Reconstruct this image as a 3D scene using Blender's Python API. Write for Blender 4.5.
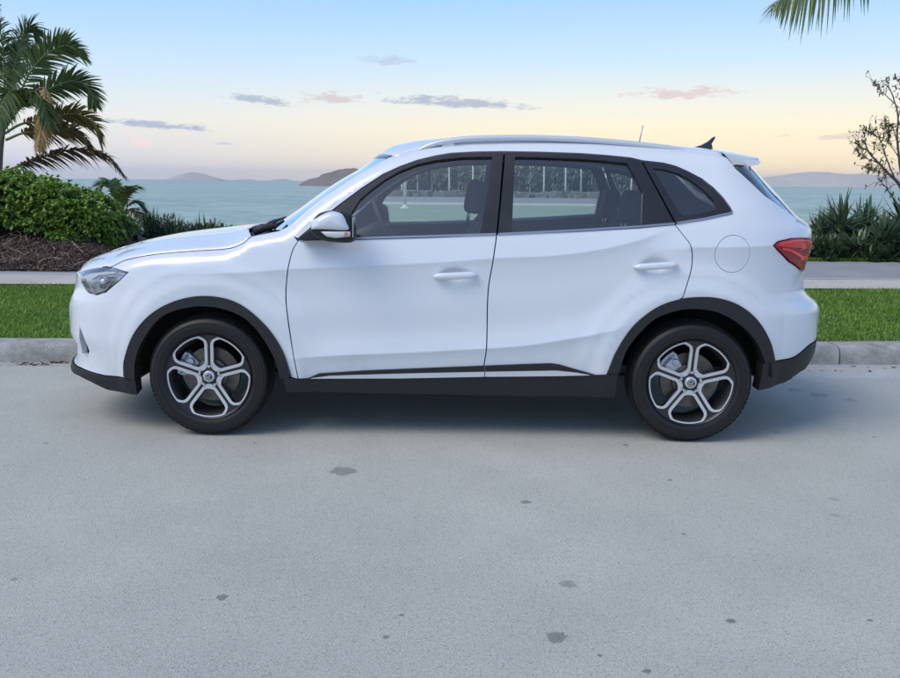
import bpy, math, random
import numpy as np
from mathutils import Vector, Matrix
from mathutils.geometry import delaunay_2d_cdt

for o in list(bpy.data.objects):
    bpy.data.objects.remove(o)
scene = bpy.context.scene
col = scene.collection
R = math.radians
rng = np.random.default_rng(7)
random.seed(7)

# ------------------------------------------------------------------ camera
FPX, CX, CY = 880.0, 450.0, 339.0            # focal length and centre, in pixels of a 900 px wide picture
CAM = np.array([0.0, -5.47, 1.368])
PITCH, ROLL = R(10.15), R(0.55)
fw = np.array([0, math.cos(PITCH), -math.sin(PITCH)])
r0 = np.array([1.0, 0, 0])
u0 = np.array([0, math.sin(PITCH), math.cos(PITCH)])
rt = math.cos(ROLL) * r0 + math.sin(ROLL) * u0
up = -math.sin(ROLL) * r0 + math.cos(ROLL) * u0
cd = bpy.data.cameras.new("camera")
cam = bpy.data.objects.new("camera", cd)
col.objects.link(cam)
cd.sensor_fit = 'HORIZONTAL'
cd.sensor_width = 36.0
cd.lens = 36.0 * FPX / 900.0
cd.clip_start, cd.clip_end = 0.05, 20000.0
m = Matrix.Identity(4)
for i in range(3):
    m[i][0], m[i][1], m[i][2], m[i][3] = rt[i], up[i], -fw[i], CAM[i]
cam.matrix_world = m
scene.camera = cam

# ------------------------------------------------------------------ sky, sun, exposure
SUN_EL, SUN_AZ = R(50), R(238)               # azimuth clockwise from +Y: high on the left, a little behind the photographer
world = bpy.data.worlds.new("World")
scene.world = world
world.use_nodes = True
nt = world.node_tree
nt.nodes.clear()


class NG:
    """small helper to write node trees"""
    def __init__(s, nt):
        s.nt = nt
    def n(s, t, **kw):
        nd = s.nt.nodes.new(t)
        for k, v in kw.items():
            setattr(nd, k, v)
        return nd
    def put(s, sock, v):
        if hasattr(v, 'is_output') or isinstance(v, bpy.types.NodeSocket):
            s.nt.links.new(v, sock)
        elif v is not None:
            if isinstance(v, (tuple, list)) and len(v) == 3 and sock.type == 'RGBA':
                v = (*v, 1.0)
            sock.default_value = v
    def math(s, op, a, b=None, c=None, clamp=False):
        nd = s.n('ShaderNodeMath', operation=op, use_clamp=clamp)
        s.put(nd.inputs[0], a); s.put(nd.inputs[1], b)
        if c is not None: s.put(nd.inputs[2], c)
        return nd.outputs[0]
    def vmath(s, op, a, b=None, out=0):
        nd = s.n('ShaderNodeVectorMath', operation=op)
        s.put(nd.inputs[0], a)
        if b is not None: s.put(nd.inputs[1], b)
        return nd.outputs[out]
    def mix(s, fac, a, b, blend='MIX'):
        nd = s.n('ShaderNodeMix', data_type='RGBA', blend_type=blend)
        s.put(nd.inputs[0], fac); s.put(nd.inputs[6], a); s.put(nd.inputs[7], b)
        return nd.outputs[2]
    def ramp(s, fac, stops, interp='LINEAR'):
        nd = s.n('ShaderNodeValToRGB')
        nd.color_ramp.interpolation = interp
        el = nd.color_ramp.elements
        while len(el) < len(stops): el.new(0.5)
        for e, (p, c) in zip(el, stops):
            e.position = p
            e.color = (*c, 1) if len(c) == 3 else c
        s.put(nd.inputs[0], fac)
        return nd.outputs[0]
    def rng(s, v, a, b, c=0.0, d=1.0, smooth=True):
        nd = s.n('ShaderNodeMapRange', interpolation_type='SMOOTHSTEP' if smooth else 'LINEAR')
        for k, x in enumerate((v, a, b, c, d)): s.put(nd.inputs[k], x)
        return nd.outputs[0]
    def noise(s, vec, scale, detail=4, rough=0.55, dist=0.0, out=0):
        nd = s.n('ShaderNodeTexNoise')
        if vec is not None: s.put(nd.inputs['Vector'], vec)
        nd.inputs['Scale'].default_value = scale
        nd.inputs['Detail'].default_value = detail
        nd.inputs['Roughness'].default_value = rough
        nd.inputs['Distortion'].default_value = dist
        return nd.outputs[out]
    def vor(s, vec, scale, feature='F1', out='Distance'):
        nd = s.n('ShaderNodeTexVoronoi', feature=feature)
        if vec is not None: s.put(nd.inputs['Vector'], vec)
        nd.inputs['Scale'].default_value = scale
        return nd.outputs[out]
    def mapping(s, vec, scale=(1, 1, 1), loc=(0, 0, 0)):
        nd = s.n('ShaderNodeMapping')
        s.put(nd.inputs['Vector'], vec)
        nd.inputs['Scale'].default_value = scale
        nd.inputs['Location'].default_value = loc
        return nd.outputs[0]


def sr(r, g, b):
    """sRGB 0..255 -> linear"""
    f = lambda c: (c / 255 / 12.92) if c <= 10 else ((c / 255 + 0.055) / 1.055) ** 2.4
    return (f(r), f(g), f(b))


def sky_dir(px, py):
    d = fw * FPX + rt * (px - CX) - up * (py - CY)
    return d / np.linalg.norm(d)


G = NG(nt)
tc = G.n('ShaderNodeTexCoord')
dirv = tc.outputs['Generated']
sep = G.n('ShaderNodeSeparateXYZ'); G.put(sep.inputs[0], dirv)
elev = G.math('ARCSINE', sep.outputs[2])                  # radians
azim = G.math('ARCTAN2', sep.outputs[0], sep.outputs[1])  # 0 straight ahead, + to the right
t = G.math('MULTIPLY', elev, 1 / R(90), clamp=True)
def E(deg): return deg / 90.0
cold = G.ramp(t, [(0, sr(188, 194, 214)), (E(1.6), sr(206, 207, 214)), (E(3.6), sr(214, 217, 215)), (E(6.5), sr(188, 210, 229)),
                  (E(9.5), sr(162, 197, 233)), (E(13), sr(140, 182, 232)), (E(24), sr(134, 173, 226)), (1.0, sr(150, 180, 225))])
warm = G.ramp(t, [(0, sr(236, 216, 188)), (E(1.2), sr(243, 223, 186)), (E(3.2), sr(239, 227, 197)), (E(5.0), sr(222, 223, 214)),
                  (E(7.5), sr(188, 212, 231)), (E(11), sr(156, 194, 234)), (E(15), sr(140, 182, 232)), (1.0, sr(150, 180, 225))])
waz = G.rng(G.math('ABSOLUTE', G.math('SUBTRACT', azim, R(19))), R(50), R(6))
grad = G.mix(waz, cold, warm)
nish = G.n('ShaderNodeTexSky', sky_type='NISHITA', sun_disc=False)
nish.sun_elevation = SUN_EL
nish.sun_rotation = SUN_AZ
nish.air_density, nish.dust_density, nish.ozone_density = 1.0, 1.2, 1.2
nisc = G.mix(1.0, nish.outputs[0], (0.15, 0.15, 0.15), 'MULTIPLY')
high = G.rng(elev, R(13), R(45))
base = G.mix(high, grad, nisc)

# thin evening clouds, fixed in the sky by direction
cvn = G.n('ShaderNodeCombineXYZ'); G.put(cvn.inputs[0], azim); G.put(cvn.inputs[1], G.math('MULTIPLY', elev, 3.2))
cnz = G.math('ADD', G.math('MULTIPLY', G.math('SUBTRACT', G.noise(cvn.outputs[0], 42, 5, 0.62), 0.5), 2.2), G.math('MULTIPLY', G.math('SUBTRACT', G.noise(cvn.outputs[0], 150, 3, 0.6), 0.5), 0.8))
def cloud(colr, px, py, wx, wy, colour, amount, seed, lean=0.0):
    d = sky_dir(px, py)
    a0, e0 = math.atan2(d[0], d[1]), math.asin(d[2])
    da = G.math('DIVIDE', G.math('SUBTRACT', azim, a0), wx / FPX)
    de = G.math('DIVIDE', G.math('SUBTRACT', G.math('SUBTRACT', elev, e0), G.math('MULTIPLY', da, lean * wy / FPX)), wy / FPX)
    below = G.math('MULTIPLY', G.math('LESS_THAN', de, 0.0), 0.9)      # flat bases
    de2 = G.math('MULTIPLY', de, G.math('ADD', 1.0, below))
    rad = G.math('SQRT', G.math('ADD', G.math('MULTIPLY', da, da), G.math('MULTIPLY', de2, de2)))
    v = G.math('ADD', G.math('SUBTRACT', 1.0, rad), cnz)
    f = G.math('MULTIPLY', G.rng(v, 0.18, 0.75), amount)
    return G.mix(f, colr, colour)

CL = [(455, 104, 98, 10, sr(158, 168, 186), .85, 1.3, -0.5), (262, 101, 48, 7.5, sr(160, 170, 190), .85, 2.1, -0.6), (332, 100, 38, 8.5, sr(196, 186, 186), .85, 5.2, 0),
      (158, 126, 66, 7, sr(152, 165, 192), .85, 3.7, -0.6), (141, 143, 22, 13, sr(240, 210, 208), .6, 4.4, -0.5), (686, 95, 72, 10, sr(205, 190, 188), .85, 6.1, 0.05),
      (388, 62, 36, 8, sr(172, 185, 208), .7, 7.9, 0.1), (225, 144, 14, 2.5, sr(170, 178, 198), .6, 8.8, 0), (855, 137, 44, 5.5, sr(208, 190, 180), .6, 9.4, 0.1),
      (786, 136, 16, 2.5, sr(214, 194, 182), .5, 11.4, 0.1), (1150, 110, 110, 8, sr(205, 192, 190), .6, 13.1, 0)]
skyc = base
for c in CL:
    skyc = cloud(skyc, *c)
bg = G.n('ShaderNodeBackground'); G.put(bg.inputs[0], skyc); bg.inputs[1].default_value = 1.0
wo = G.n('ShaderNodeOutputWorld'); nt.links.new(bg.outputs[0], wo.inputs[0])

sd = bpy.data.lights.new("sun", 'SUN')
sun = bpy.data.objects.new("sun", sd)
col.objects.link(sun)
sd.energy = 1.2
sd.angle = R(38)
sd.color = (1.0, 0.93, 0.82)
sv = Vector((math.sin(SUN_AZ) * math.cos(SUN_EL), math.cos(SUN_AZ) * math.cos(SUN_EL), math.sin(SUN_EL)))
sun.rotation_euler = sv.to_track_quat('Z', 'Y').to_euler()
scene.view_settings.view_transform = 'Standard'
scene.view_settings.look = 'None'
scene.view_settings.gamma = 1.0
scene.view_settings.use_curve_mapping = False
scene.view_settings.exposure = 0.40

# ------------------------------------------------------------------ picture -> place
def ray(px, py):
    return fw * FPX + rt * (px - CX) - up * (py - CY)
def at(px, py, Y):
    """point of the place seen at a pixel, on the upright plane y = Y"""
    d = ray(px, py)
    return CAM + d * ((Y - CAM[1]) / d[1])
def on_ground(px, py, z=0.0):
    d = ray(px, py)
    return CAM + d * ((z - CAM[2]) / d[2])

# ------------------------------------------------------------------ meshes
def mesh_obj(name, verts, faces, mats=None, parent=None, smooth=True, mat_idx=None, normals=None):
    me = bpy.data.meshes.new(name)
    v = np.asarray(verts, dtype=float).reshape(-1, 3)
    me.from_pydata(v.tolist(), [], faces if isinstance(faces, list) else faces.tolist())
    if mats is not None:
        for mm in (mats if isinstance(mats, (list, tuple)) else [mats]):
            me.materials.append(mm)
    if mat_idx is not None:
        me.polygons.foreach_set('material_index', np.asarray(mat_idx, dtype=np.int32))
    if smooth:
        me.polygons.foreach_set('use_smooth', np.ones(len(me.polygons), dtype=bool))
    me.update()
    if normals is not None:
        me.normals_split_custom_set_from_vertices(np.asarray(normals, dtype=float).tolist())
    ob = bpy.data.objects.new(name, me)
    col.objects.link(ob)
    if parent is not None:
        ob.parent = parent
    return ob

def empty(name, loc=(0, 0, 0), rz=0.0):
    o = bpy.data.objects.new(name, None)
    o.empty_display_size = 0.2
    col.objects.link(o)
    o.location = loc
    o.rotation_euler = (0, 0, rz)
    return o

def tag(o, label=None, cat=None, group=None, kind=None):
    if label: o['label'] = label
    if cat: o['category'] = cat
    if group: o['group'] = group
    if kind: o['kind'] = kind
    return o

class MB:
    """collects simple solids into one mesh"""
    def __init__(s):
        s.v, s.f, s.m, s.n = [], [], [], 0
    def add(s, v, f, mi=0):
        v = np.asarray(v, float).reshape(-1, 3)
        s.v.append(v)
        s.f += [[i + s.n for i in q] for q in f]
        s.m += [mi] * len(f)
        s.n += len(v)
    def box(s, c, d, rz=0.0, mi=0, ch=0.0):
        x, y, z = [k / 2 for k in d]
        if ch:
            pts, fs = [], []
            prof = [(-x + ch, -y), (x - ch, -y), (x, -y + ch), (x, y - ch), (x - ch, y), (-x + ch, y), (-x, y - ch), (-x, -y + ch)]
            n = 8
            rings = [([(a * (1 - ch / x), b * (1 - ch / y)) for a, b in prof], -z), (prof, -z + ch), (prof, z - ch), ([(a * (1 - ch / x), b * (1 - ch / y)) for a, b in prof], z)]
            for pr, zz in rings: pts += [(a, b, zz) for a, b in pr]
            for k in range(3):
                for i in range(n): fs.append([k * n + i, k * n + (i + 1) % n, (k + 1) * n + (i + 1) % n, (k + 1) * n + i])
            fs.append(list(range(n))[::-1]); fs.append([3 * n + i for i in range(n)])
            p = np.array(pts)
        else:
            p = np.array([(i, j, k) for k in (-z, z) for j in (-y, y) for i in (-x, x)])
            fs = [[0, 2, 3, 1], [4, 5, 7, 6], [0, 1, 5, 4], [2, 6, 7, 3], [0, 4, 6, 2], [1, 3, 7, 5]]
        if rz:
            cs, sn = math.cos(rz), math.sin(rz)
            p = np.stack([p[:, 0] * cs - p[:, 1] * sn, p[:, 0] * sn + p[:, 1] * cs, p[:, 2]], 1)
        s.add(p + np.array(c), fs, mi)
        return s
    def tube(s, pts, rad, n=8, mi=0, cap=True):
        pts = np.asarray(pts, float)
        k = len(pts)
        rad = np.broadcast_to(np.asarray(rad, float), (k,))
        tg = np.gradient(pts, axis=0)
        tg /= np.linalg.norm(tg, axis=1)[:, None] + 1e-12
        ref = np.array([0, 0, 1.0]) if abs(tg[0][2]) < 0.9 else np.array([1.0, 0, 0])
        a = np.cross(tg[0], ref); a /= np.linalg.norm(a)
        V = []
        for i in range(k):
            a = a - tg[i] * np.dot(a, tg[i]); a /= np.linalg.norm(a) + 1e-12
            b = np.cross(tg[i], a)
            th = np.arange(n) * 2 * math.pi / n
            V.append(pts[i] + rad[i] * (np.cos(th)[:, None] * a + np.sin(th)[:, None] * b))
        F = []
        for i in range(k - 1):
            for j in range(n):
                F.append([i * n + j, i * n + (j + 1) % n, (i + 1) * n + (j + 1) % n, (i + 1) * n + j])
        if cap:
            F.append(list(range(n))[::-1]); F.append([(k - 1) * n + j for j in range(n)])
        s.add(np.concatenate(V), F, mi)
        return s
    def lathe(s, prof, n=48, axis='y', mi=None, c=(0, 0, 0)):
        """prof: list of (r, h[, mi]); h runs along the axis"""
        k = len(prof)
        th = np.arange(n) * 2 * math.pi / n
        V = []
        for p in prof:
            r, h = p[0], p[1]
            if axis == 'y': V.append(np.stack([r * np.cos(th), np.full(n, h), r * np.sin(th)], 1))
            else: V.append(np.stack([r * np.cos(th), r * np.sin(th), np.full(n, h)], 1))
        base = s.n
        s.v.append(np.concatenate(V) + np.array(c))
        for i in range(k - 1):
            for j in range(n):
                q = [i * n + j, i * n + (j + 1) % n, (i + 1) * n + (j + 1) % n, (i + 1) * n + j]
                s.f.append([base + a for a in q])
                s.m.append(prof[i][2] if len(prof[i]) > 2 else (mi or 0))
        s.n += n * k
        return s
    def build(s, name, mats, parent=None, smooth=False, auto=None):
        ob = mesh_obj(name, np.concatenate(s.v), s.f, mats, parent, smooth, s.m)
        if auto:
            ob.data.set_sharp_from_angle(angle=R(auto))
        return ob

def spl(xs, ys):
    """monotone cubic through points"""
    xs, ys = np.asarray(xs, float), np.asarray(ys, float)
    o = np.argsort(xs); xs, ys = xs[o], ys[o]
    h = np.diff(xs); d = np.diff(ys) / h
    sl = np.zeros(len(xs)); sl[0], sl[-1] = d[0], d[-1]
    for i in range(1, len(xs) - 1):
        if d[i - 1] * d[i] > 0:
            w1, w2 = 2 * h[i] + h[i - 1], h[i] + 2 * h[i - 1]
            sl[i] = (w1 + w2) / (w1 / d[i - 1] + w2 / d[i])
    def f(x):
        x = np.clip(np.asarray(x, float), xs[0], xs[-1])
        i = np.clip(np.searchsorted(xs, x) - 1, 0, len(xs) - 2)
        hh = h[i]; tt = (x - xs[i]) / hh
        return ((1 + 2 * tt) * (1 - tt) ** 2 * ys[i] + tt * (1 - tt) ** 2 * hh * sl[i] + tt * tt * (3 - 2 * tt) * ys[i + 1] + tt * tt * (tt - 1) * hh * sl[i + 1])
    return f
def ss(a, b, x):
    tt = np.clip((np.asarray(x, float) - a) / (b - a), 0, 1)
    return tt * tt * (3 - 2 * tt)
def curve3(pts, n):
    """Catmull-Rom through 3D points"""
    p = np.asarray(pts, float)
    p = np.vstack([2 * p[0] - p[1], p, 2 * p[-1] - p[-2]])
    out = []
    seg = len(p) - 3
    for u in np.linspace(0, seg - 1e-9, n):
        i = int(u); tt = u - i
        a, b, c, d = p[i:i + 4]
        out.append(0.5 * (2 * b + (c - a) * tt + (2 * a - 5 * b + 4 * c - d) * tt ** 2 + (3 * b - a - 3 * c + d) * tt ** 3))
    return np.array(out)

# ------------------------------------------------------------------ materials
def newmat(name):
    mt = bpy.data.materials.new(name)
    mt.use_nodes = True
    mt.node_tree.nodes.clear()
    g = NG(mt.node_tree)
    b = g.n('ShaderNodeBsdfPrincipled')
    o = g.n('ShaderNodeOutputMaterial')
    mt.node_tree.links.new(b.outputs[0], o.inputs[0])
    return mt, g, b, o
def simple(name, colr, rough=0.5, metal=0.0, coat=0.0, coatr=0.03, spec=0.5, var=0.0, vscale=8.0, bump=0.0, bscale=200.0, emit=None):
    mt, g, b, o = newmat(name)
    b.inputs['Base Color'].default_value = (*colr, 1)
    b.inputs['Roughness'].default_value = rough
    b.inputs['Metallic'].default_value = metal
    b.inputs['Coat Weight'].default_value = coat
    b.inputs['Coat Roughness'].default_value = coatr
    b.inputs['Specular IOR Level'].default_value = spec
    tcn = g.n('ShaderNodeTexCoord')
    if var:
        nz = g.noise(tcn.outputs['Object'], vscale, 5)
        lo = tuple(c * (1 - var) for c in colr); hi = tuple(min(1, c * (1 + var)) for c in colr)
        g.put(b.inputs['Base Color'], g.ramp(nz, [(0.3, lo), (0.7, hi)]))
        g.put(b.inputs['Roughness'], g.rng(nz, 0.2, 0.8, max(0, rough - 0.08), min(1, rough + 0.1), False))
    if bump:
        bn = g.n('ShaderNodeBump'); bn.inputs['Strength'].default_value = bump; bn.inputs['Distance'].default_value = 0.002
        g.put(bn.inputs['Height'], g.noise(tcn.outputs['Object'], bscale, 3))
        g.put(b.inputs['Normal'], bn.outputs[0])
    if emit:
        b.inputs['Emission Color'].default_value = (*emit[0], 1); b.inputs['Emission Strength'].default_value = emit[1]
    return mt
def glass(name, tint, refl=1.0, rough=0.0):
    """thin window pane: straight-through tint with a fresnel mirror on top"""
    mt, g, b, o = newmat(name)
    mt.node_tree.nodes.remove(b)
    tr = g.n('ShaderNodeBsdfTransparent'); tr.inputs[0].default_value = (*tint, 1)
    gl = g.n('ShaderNodeBsdfGlossy'); gl.inputs['Roughness'].default_value = rough
    gl.inputs[0].default_value = (refl, refl, refl, 1)
    fr = g.n('ShaderNodeFresnel'); fr.inputs[0].default_value = 1.52
    fac = g.math('MULTIPLY', fr.outputs[0], 2.8, clamp=True)
    mx = g.n('ShaderNodeMixShader'); g.put(mx.inputs[0], fac)
    mt.node_tree.links.new(tr.outputs[0], mx.inputs[1]); mt.node_tree.links.new(gl.outputs[0], mx.inputs[2])
    mt.node_tree.links.new(mx.outputs[0], o.inputs[0])
    return mt

# ================================================================== the car
M = {}
M['paint'] = simple('white_car_paint', (0.715, 0.750, 0.805), 0.32, coat=1.0, coatr=0.02)
def grime():
    """thin road dust low on the paint"""
    mt = M['paint']; g = NG(mt.node_tree)
    b = [n for n in mt.node_tree.nodes if n.type == 'BSDF_PRINCIPLED'][0]
    tcn = g.n('ShaderNodeTexCoord'); sp = g.n('ShaderNodeSeparateXYZ'); g.put(sp.inputs[0], tcn.outputs['Object'])
    f = g.math('MULTIPLY', g.rng(sp.outputs[2], 0.62, 0.30), g.rng(g.noise(tcn.outputs['Object'], 6, 6, 0.7), 0.40, 0.75, 0.05, 0.30))
    c0 = tuple(b.inputs['Base Color'].default_value)[:3]
    g.put(b.inputs['Base Color'], g.mix(f, c0, (0.42, 0.40, 0.37)))
    g.put(b.inputs['Coat Weight'], g.math('SUBTRACT', 1.0, g.math('MULTIPLY', f, 0.8)))
    g.put(b.inputs['Coat Roughness'], g.rng(g.noise(tcn.outputs['Object'], 3.0, 5, 0.6), 0.3, 0.8, 0.015, 0.07))
grime()
M['plastic'] = simple('black_textured_plastic', (0.0115, 0.0125, 0.0150), 0.55, var=0.25, vscale=20, bump=0.25, bscale=900)
M['gloss_black'] = simple('gloss_black_trim', (0.02, 0.021, 0.026), 0.22, coat=0.6, coatr=0.05)
M['frame_black'] = simple('window_frame_black', (0.016, 0.017, 0.023), 0.36, var=0.1)
M['chrome'] = simple('bright_trim', (0.72, 0.74, 0.78), 0.16, metal=1.0)
M['silver'] = simple('satin_silver', (0.66, 0.69, 0.74), 0.36, metal=0.25, coat=0.5)
M['lamp_silver'] = simple('lamp_inner_silver', (0.70, 0.73, 0.77), 0.3, metal=0.1)
M['belt'] = simple('satin_belt_trim', (0.36, 0.37, 0.41), 0.30, metal=0.8)
M['machined'] = simple('machined_alloy', (0.70, 0.72, 0.76), 0.34, metal=0.75)
M['rimdark'] = simple('dark_grey_alloy', (0.012, 0.0125, 0.015), 0.30, metal=0.2, coat=0.6)
M['barrel'] = simple('rim_barrel_grey', (0.045, 0.047, 0.053), 0.4, metal=0.6)
M['rubber'] = simple('tyre_rubber', (0.0060, 0.0062, 0.0072), 0.52, var=0.3, vscale=9, bump=0.3, bscale=260)
M['disc'] = simple('brake_disc_steel', (0.15, 0.135, 0.115), 0.42, metal=0.8, var=0.35, vscale=25)
M['caliper'] = simple('cast_caliper', (0.50, 0.54, 0.60), 0.42, metal=0.8, var=0.2, vscale=30)
M['under'] = simple('dark_underbody', (0.012, 0.012, 0.013), 0.85, var=0.3)
M['trim'] = simple('dark_cabin_trim', (0.030, 0.036, 0.048), 0.65, var=0.15, bump=0.2, bscale=700)
M['headliner'] = simple('grey_headliner', (0.25, 0.265, 0.29), 0.9, bump=0.2, bscale=800)
M['seat'] = simple('charcoal_seat_fabric', (0.030, 0.036, 0.050), 0.8, var=0.2, vscale=30, bump=0.4, bscale=600)
M['glass'] = glass('tinted_window_glass', (0.92, 0.97, 0.945))
M['glass_dark'] = glass('privacy_window_glass', (0.90, 0.955, 0.935))
M['glass_clear'] = glass('clear_lamp_glass', (0.98, 0.985, 0.99))
M['glass_rear'] = glass('rear_screen_glass', (0.30, 0.34, 0.35))
M['lamp_red'] = simple('red_lamp_plastic', (0.78, 0.006, 0.022), 0.18, coat=1.0, coatr=0.02)
M['lamp_deep'] = simple('deep_red_lamp_plastic', (0.30, 0.005, 0.012), 0.35, coat=0.3, coatr=0.1)
M['lamp_bright'] = simple('bright_red_light_guide', (0.95, 0.04, 0.055), 0.2, coat=1.0)
M['amber'] = simple('amber_lens', (0.55, 0.22, 0.10), 0.25, coat=0.8)
M['lens_white'] = simple('pale_indicator_lens', (0.62, 0.62, 0.66), 0.15, coat=1.0)

CAR_YAW = R(-0.9)
car = empty('car', (0, 0, 0), CAR_YAW)
cyw, syw = math.cos(CAR_YAW), math.sin(CAR_YAW)
def to_local(p):
    return np.array([p[0] * cyw + p[1] * syw, -p[0] * syw + p[1] * cyw, p[2]])
CAML = to_local(CAM)
def U(px, py, s):
    """side view: pixel -> (x, z) on the plane at distance s from the car's middle"""
    d = to_local(ray(px, py))
    k = (-s - CAML[1]) / d[1]
    p = CAML + d * k
    return p[0], p[2]
fwl, rtl, upl = to_local(fw), to_local(rt), to_local(up)
def project(x, s, z):
    d = np.stack([np.asarray(x) - CAML[0], -np.asarray(s) - CAML[1], np.asarray(z) - CAML[2]], -1)
    dz = d @ fwl
    return CX + FPX * (d @ rtl) / dz, CY - FPX * (d @ upl) / dz, dz

TYRE_R = 0.3270
XWF = U(209.7, 378.7, 0.87)[0]
XWR = U(690.0, 385.3, 0.87)[0]
ARCH_Z = 0.335

def curve_px(pts, s):
    q = np.array([U(a, b, s) for a, b in pts])
    return spl(q[:, 0], q[:, 1])
BELT = curve_px([(250, 242), (298, 240.3), (360, 238), (430, 236), (497, 234), (580, 230), (640, 227), (675, 224.5), (705, 219.5), (733, 213), (790, 205)], 0.86)
CHAR = curve_px([(150, 275), (250, 271.7), (290, 269), (383, 265), (450, 261.7), (497, 258), (547, 256), (597, 250), (640, 240), (677, 227), (720, 215)], 0.885)
SHLD = curve_px([(600, 248), (680, 247), (733, 247), (775, 246), (815, 244)], 0.87)
LOWC = curve_px([(290, 358.5), (307, 357), (434, 351), (517, 346), (560, 340), (615, 329), (660, 310)], 0.885)

BASE = spl([0.05, 0.12, 0.20, 0.28, 0.40, 0.55, 0.70, 0.85, 0.95, 1.03, 1.09, 1.15, 1.25, 1.35, 1.45, 1.52, 1.56, 1.62],
           [0.74, 0.785, 0.838, 0.858, 0.870, 0.878, 0.882, 0.881, 0.876, 0.866, 0.852, 0.828, 0.786, 0.742, 0.694, 0.652, 0.622, 0.57])
TPX = [(60, 281, .60), (78, 273, .66), (87, 270, .70), (105, 267, .76), (124, 261, .79), (160, 254, .81), (197, 251, .81), (227, 249, .80), (242, 244, .79), (252, 237, .78),
       (270, 233, .78), (285, 229.5, .77), (293, 225, .77), (300, 218.5, .76), (318, 203, .74), (340, 187.5, .71), (365, 171.5, .68), (392, 157.5, .65), (417, 149.5, .62), (437, 145.5, .60),
       (480, 142, .58), (530, 141.5, .57), (580, 143, .57), (640, 147.5, .57), (693, 152, .57), (725, 155.5, .56), (745, 158, .56)]
tq = np.array([U(*p) for p in TPX])
TOP = spl(tq[:, 0], tq[:, 1])
HX = [U(455, 276.5, .885), U(656, 266.5, .885)]       # door handle centres

def soft(d, e=0.003):
    return np.sqrt(d * d + e * e) - e
def W(x, z):
    """half width of the body side"""
    x = np.asarray(x, float); z = np.asarray(z, float)
    q = z - (BELT(x) - 1.09) * ss(0.55, 1.0, z)
    w = BASE(q)
    w = w - 0.030 * np.clip((-0.95 - x) / 1.0, 0, 1.3) ** 2 - 0.028 * np.clip((x - 0.9) / 1.0, 0, 1.3) ** 2
    w = w - 0.055 * np.clip((x - 0.2) / 1.5, 0, 1.2) ** 2 * ss(1.05, 1.5, z)
    # shoulder crease
    d = z - CHAR(x)
    ac = ss(-1.7, -1.0, x) * (1 - ss(0.95, 1.25, x))
    w = w + ac * 0.0145 * np.where(d > 0, np.exp(-soft(d) / 0.085), np.exp(-soft(d) / 0.045) * 1.0)
    # scoop under the crease
    w = w - ac * 0.003 * np.exp(-((d + 0.13) / 0.08) ** 2)
    d = z - SHLD(x)
    aq = ss(0.98, 1.3, x)
    w = w + aq * 0.016 * np.where(d > 0, np.exp(-soft(d) / 0.075), np.exp(-soft(d) / 0.06))
    # crease above the sill
    d = z - LOWC(x)
    al = ss(-0.95, -0.6, x) * (1 - ss(0.70, 1.02, x))
    w = w + al * 0.021 * np.where(d > 0, np.exp(-soft(d) / 0.075), np.exp(-soft(d) / 0.05))
    w = w - al * 0.0045 * np.exp(-((d - 0.13) / 0.09) ** 2)
    # wheel arch flares
    for xc in (XWF, XWR):
        r = np.hypot(x - xc, z - ARCH_Z)
        w = w + 0.020 * (1 - ss(0.475, 0.56, r)) * ss(0.05, 0.3, z) + 0.010 * np.exp(-((r - 0.56) / 0.05) ** 2) * ss(0.3, 0.5, z)
    # finger scoops behind the door handles
    for hx, hz in HX:
        e = ((x - hx) / 0.062) ** 2 + ((z - hz - 0.002) / 0.036) ** 2
        w = w - 0.020 * np.exp(-e ** 1.6)
    # roll over into bonnet, screen and roof
    rho = 0.065
    u = (z - (TOP(x) - rho)) / rho
    uc = np.clip(u, 0, 0.86)
    w = w - np.where(x < 1.5, rho * (1 - np.sqrt(1 - uc * uc)) + np.clip(u - 0.86, 0, 1) * rho * 1.7, 0)
    return w

XCF, XCR, K1, K2 = -1.50, 1.40, 0.62, 0.80
K1R, K2R = 0.60, 0.84
fit_z = {'f': None, 'r': None}
def XF(z): return fit_z['f'](z)
def XR(z): return fit_z['r'](z)
def bez(t, a, b, c, d):
    return a * (1 - t) ** 3 + 3 * b * t * (1 - t) ** 2 + 3 * c * t * t * (1 - t) + d * t ** 3
def S(a, z):
    """the whole lower body and rear end: a runs round the body at height z"""
    a = np.asarray(a, float); z = np.asarray(z, float)
    a, z = np.broadcast_arrays(a, z)
    w = W(np.clip(a, XCF - 0.38, XCR + 0.45), z)
    rxf = XCF - XF(z); rxr = XR(z) - XCR
    tf = np.clip((XCF - a) / (3 * K1 * rxf), 0, 1)
    tr = np.clip((a - XCR) / (3 * K1R * rxr), 0, 1)
    xf = XCF - rxf * bez(tf, 0, K1, 1, 1); sf = bez(tf, 1, 1, K2, 0)
    xr = XCR + rxr * bez(tr, 0, K1R, 1, 1); srr = bez(tr, 1, 1, K2R, 0)
    x = np.where(a < XCF, xf, np.where(a > XCR, xr, a))
    s = w * np.where(a < XCF, sf, np.where(a > XCR, srr, 1.0))
    return x, s, z
def ACF(z): return XCF - 3 * K1 * (XCF - XF(z))
def ACR(z): return XCR + 3 * K1R * (XR(z) - XCR)
def at_front(t, z): return (float(XCF - 3 * K1 * (XCF - XF(z)) * t), z)
def at_rear(t, z): return (float(XCR + 3 * K1R * (XR(z) - XCR) * t), z)

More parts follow.
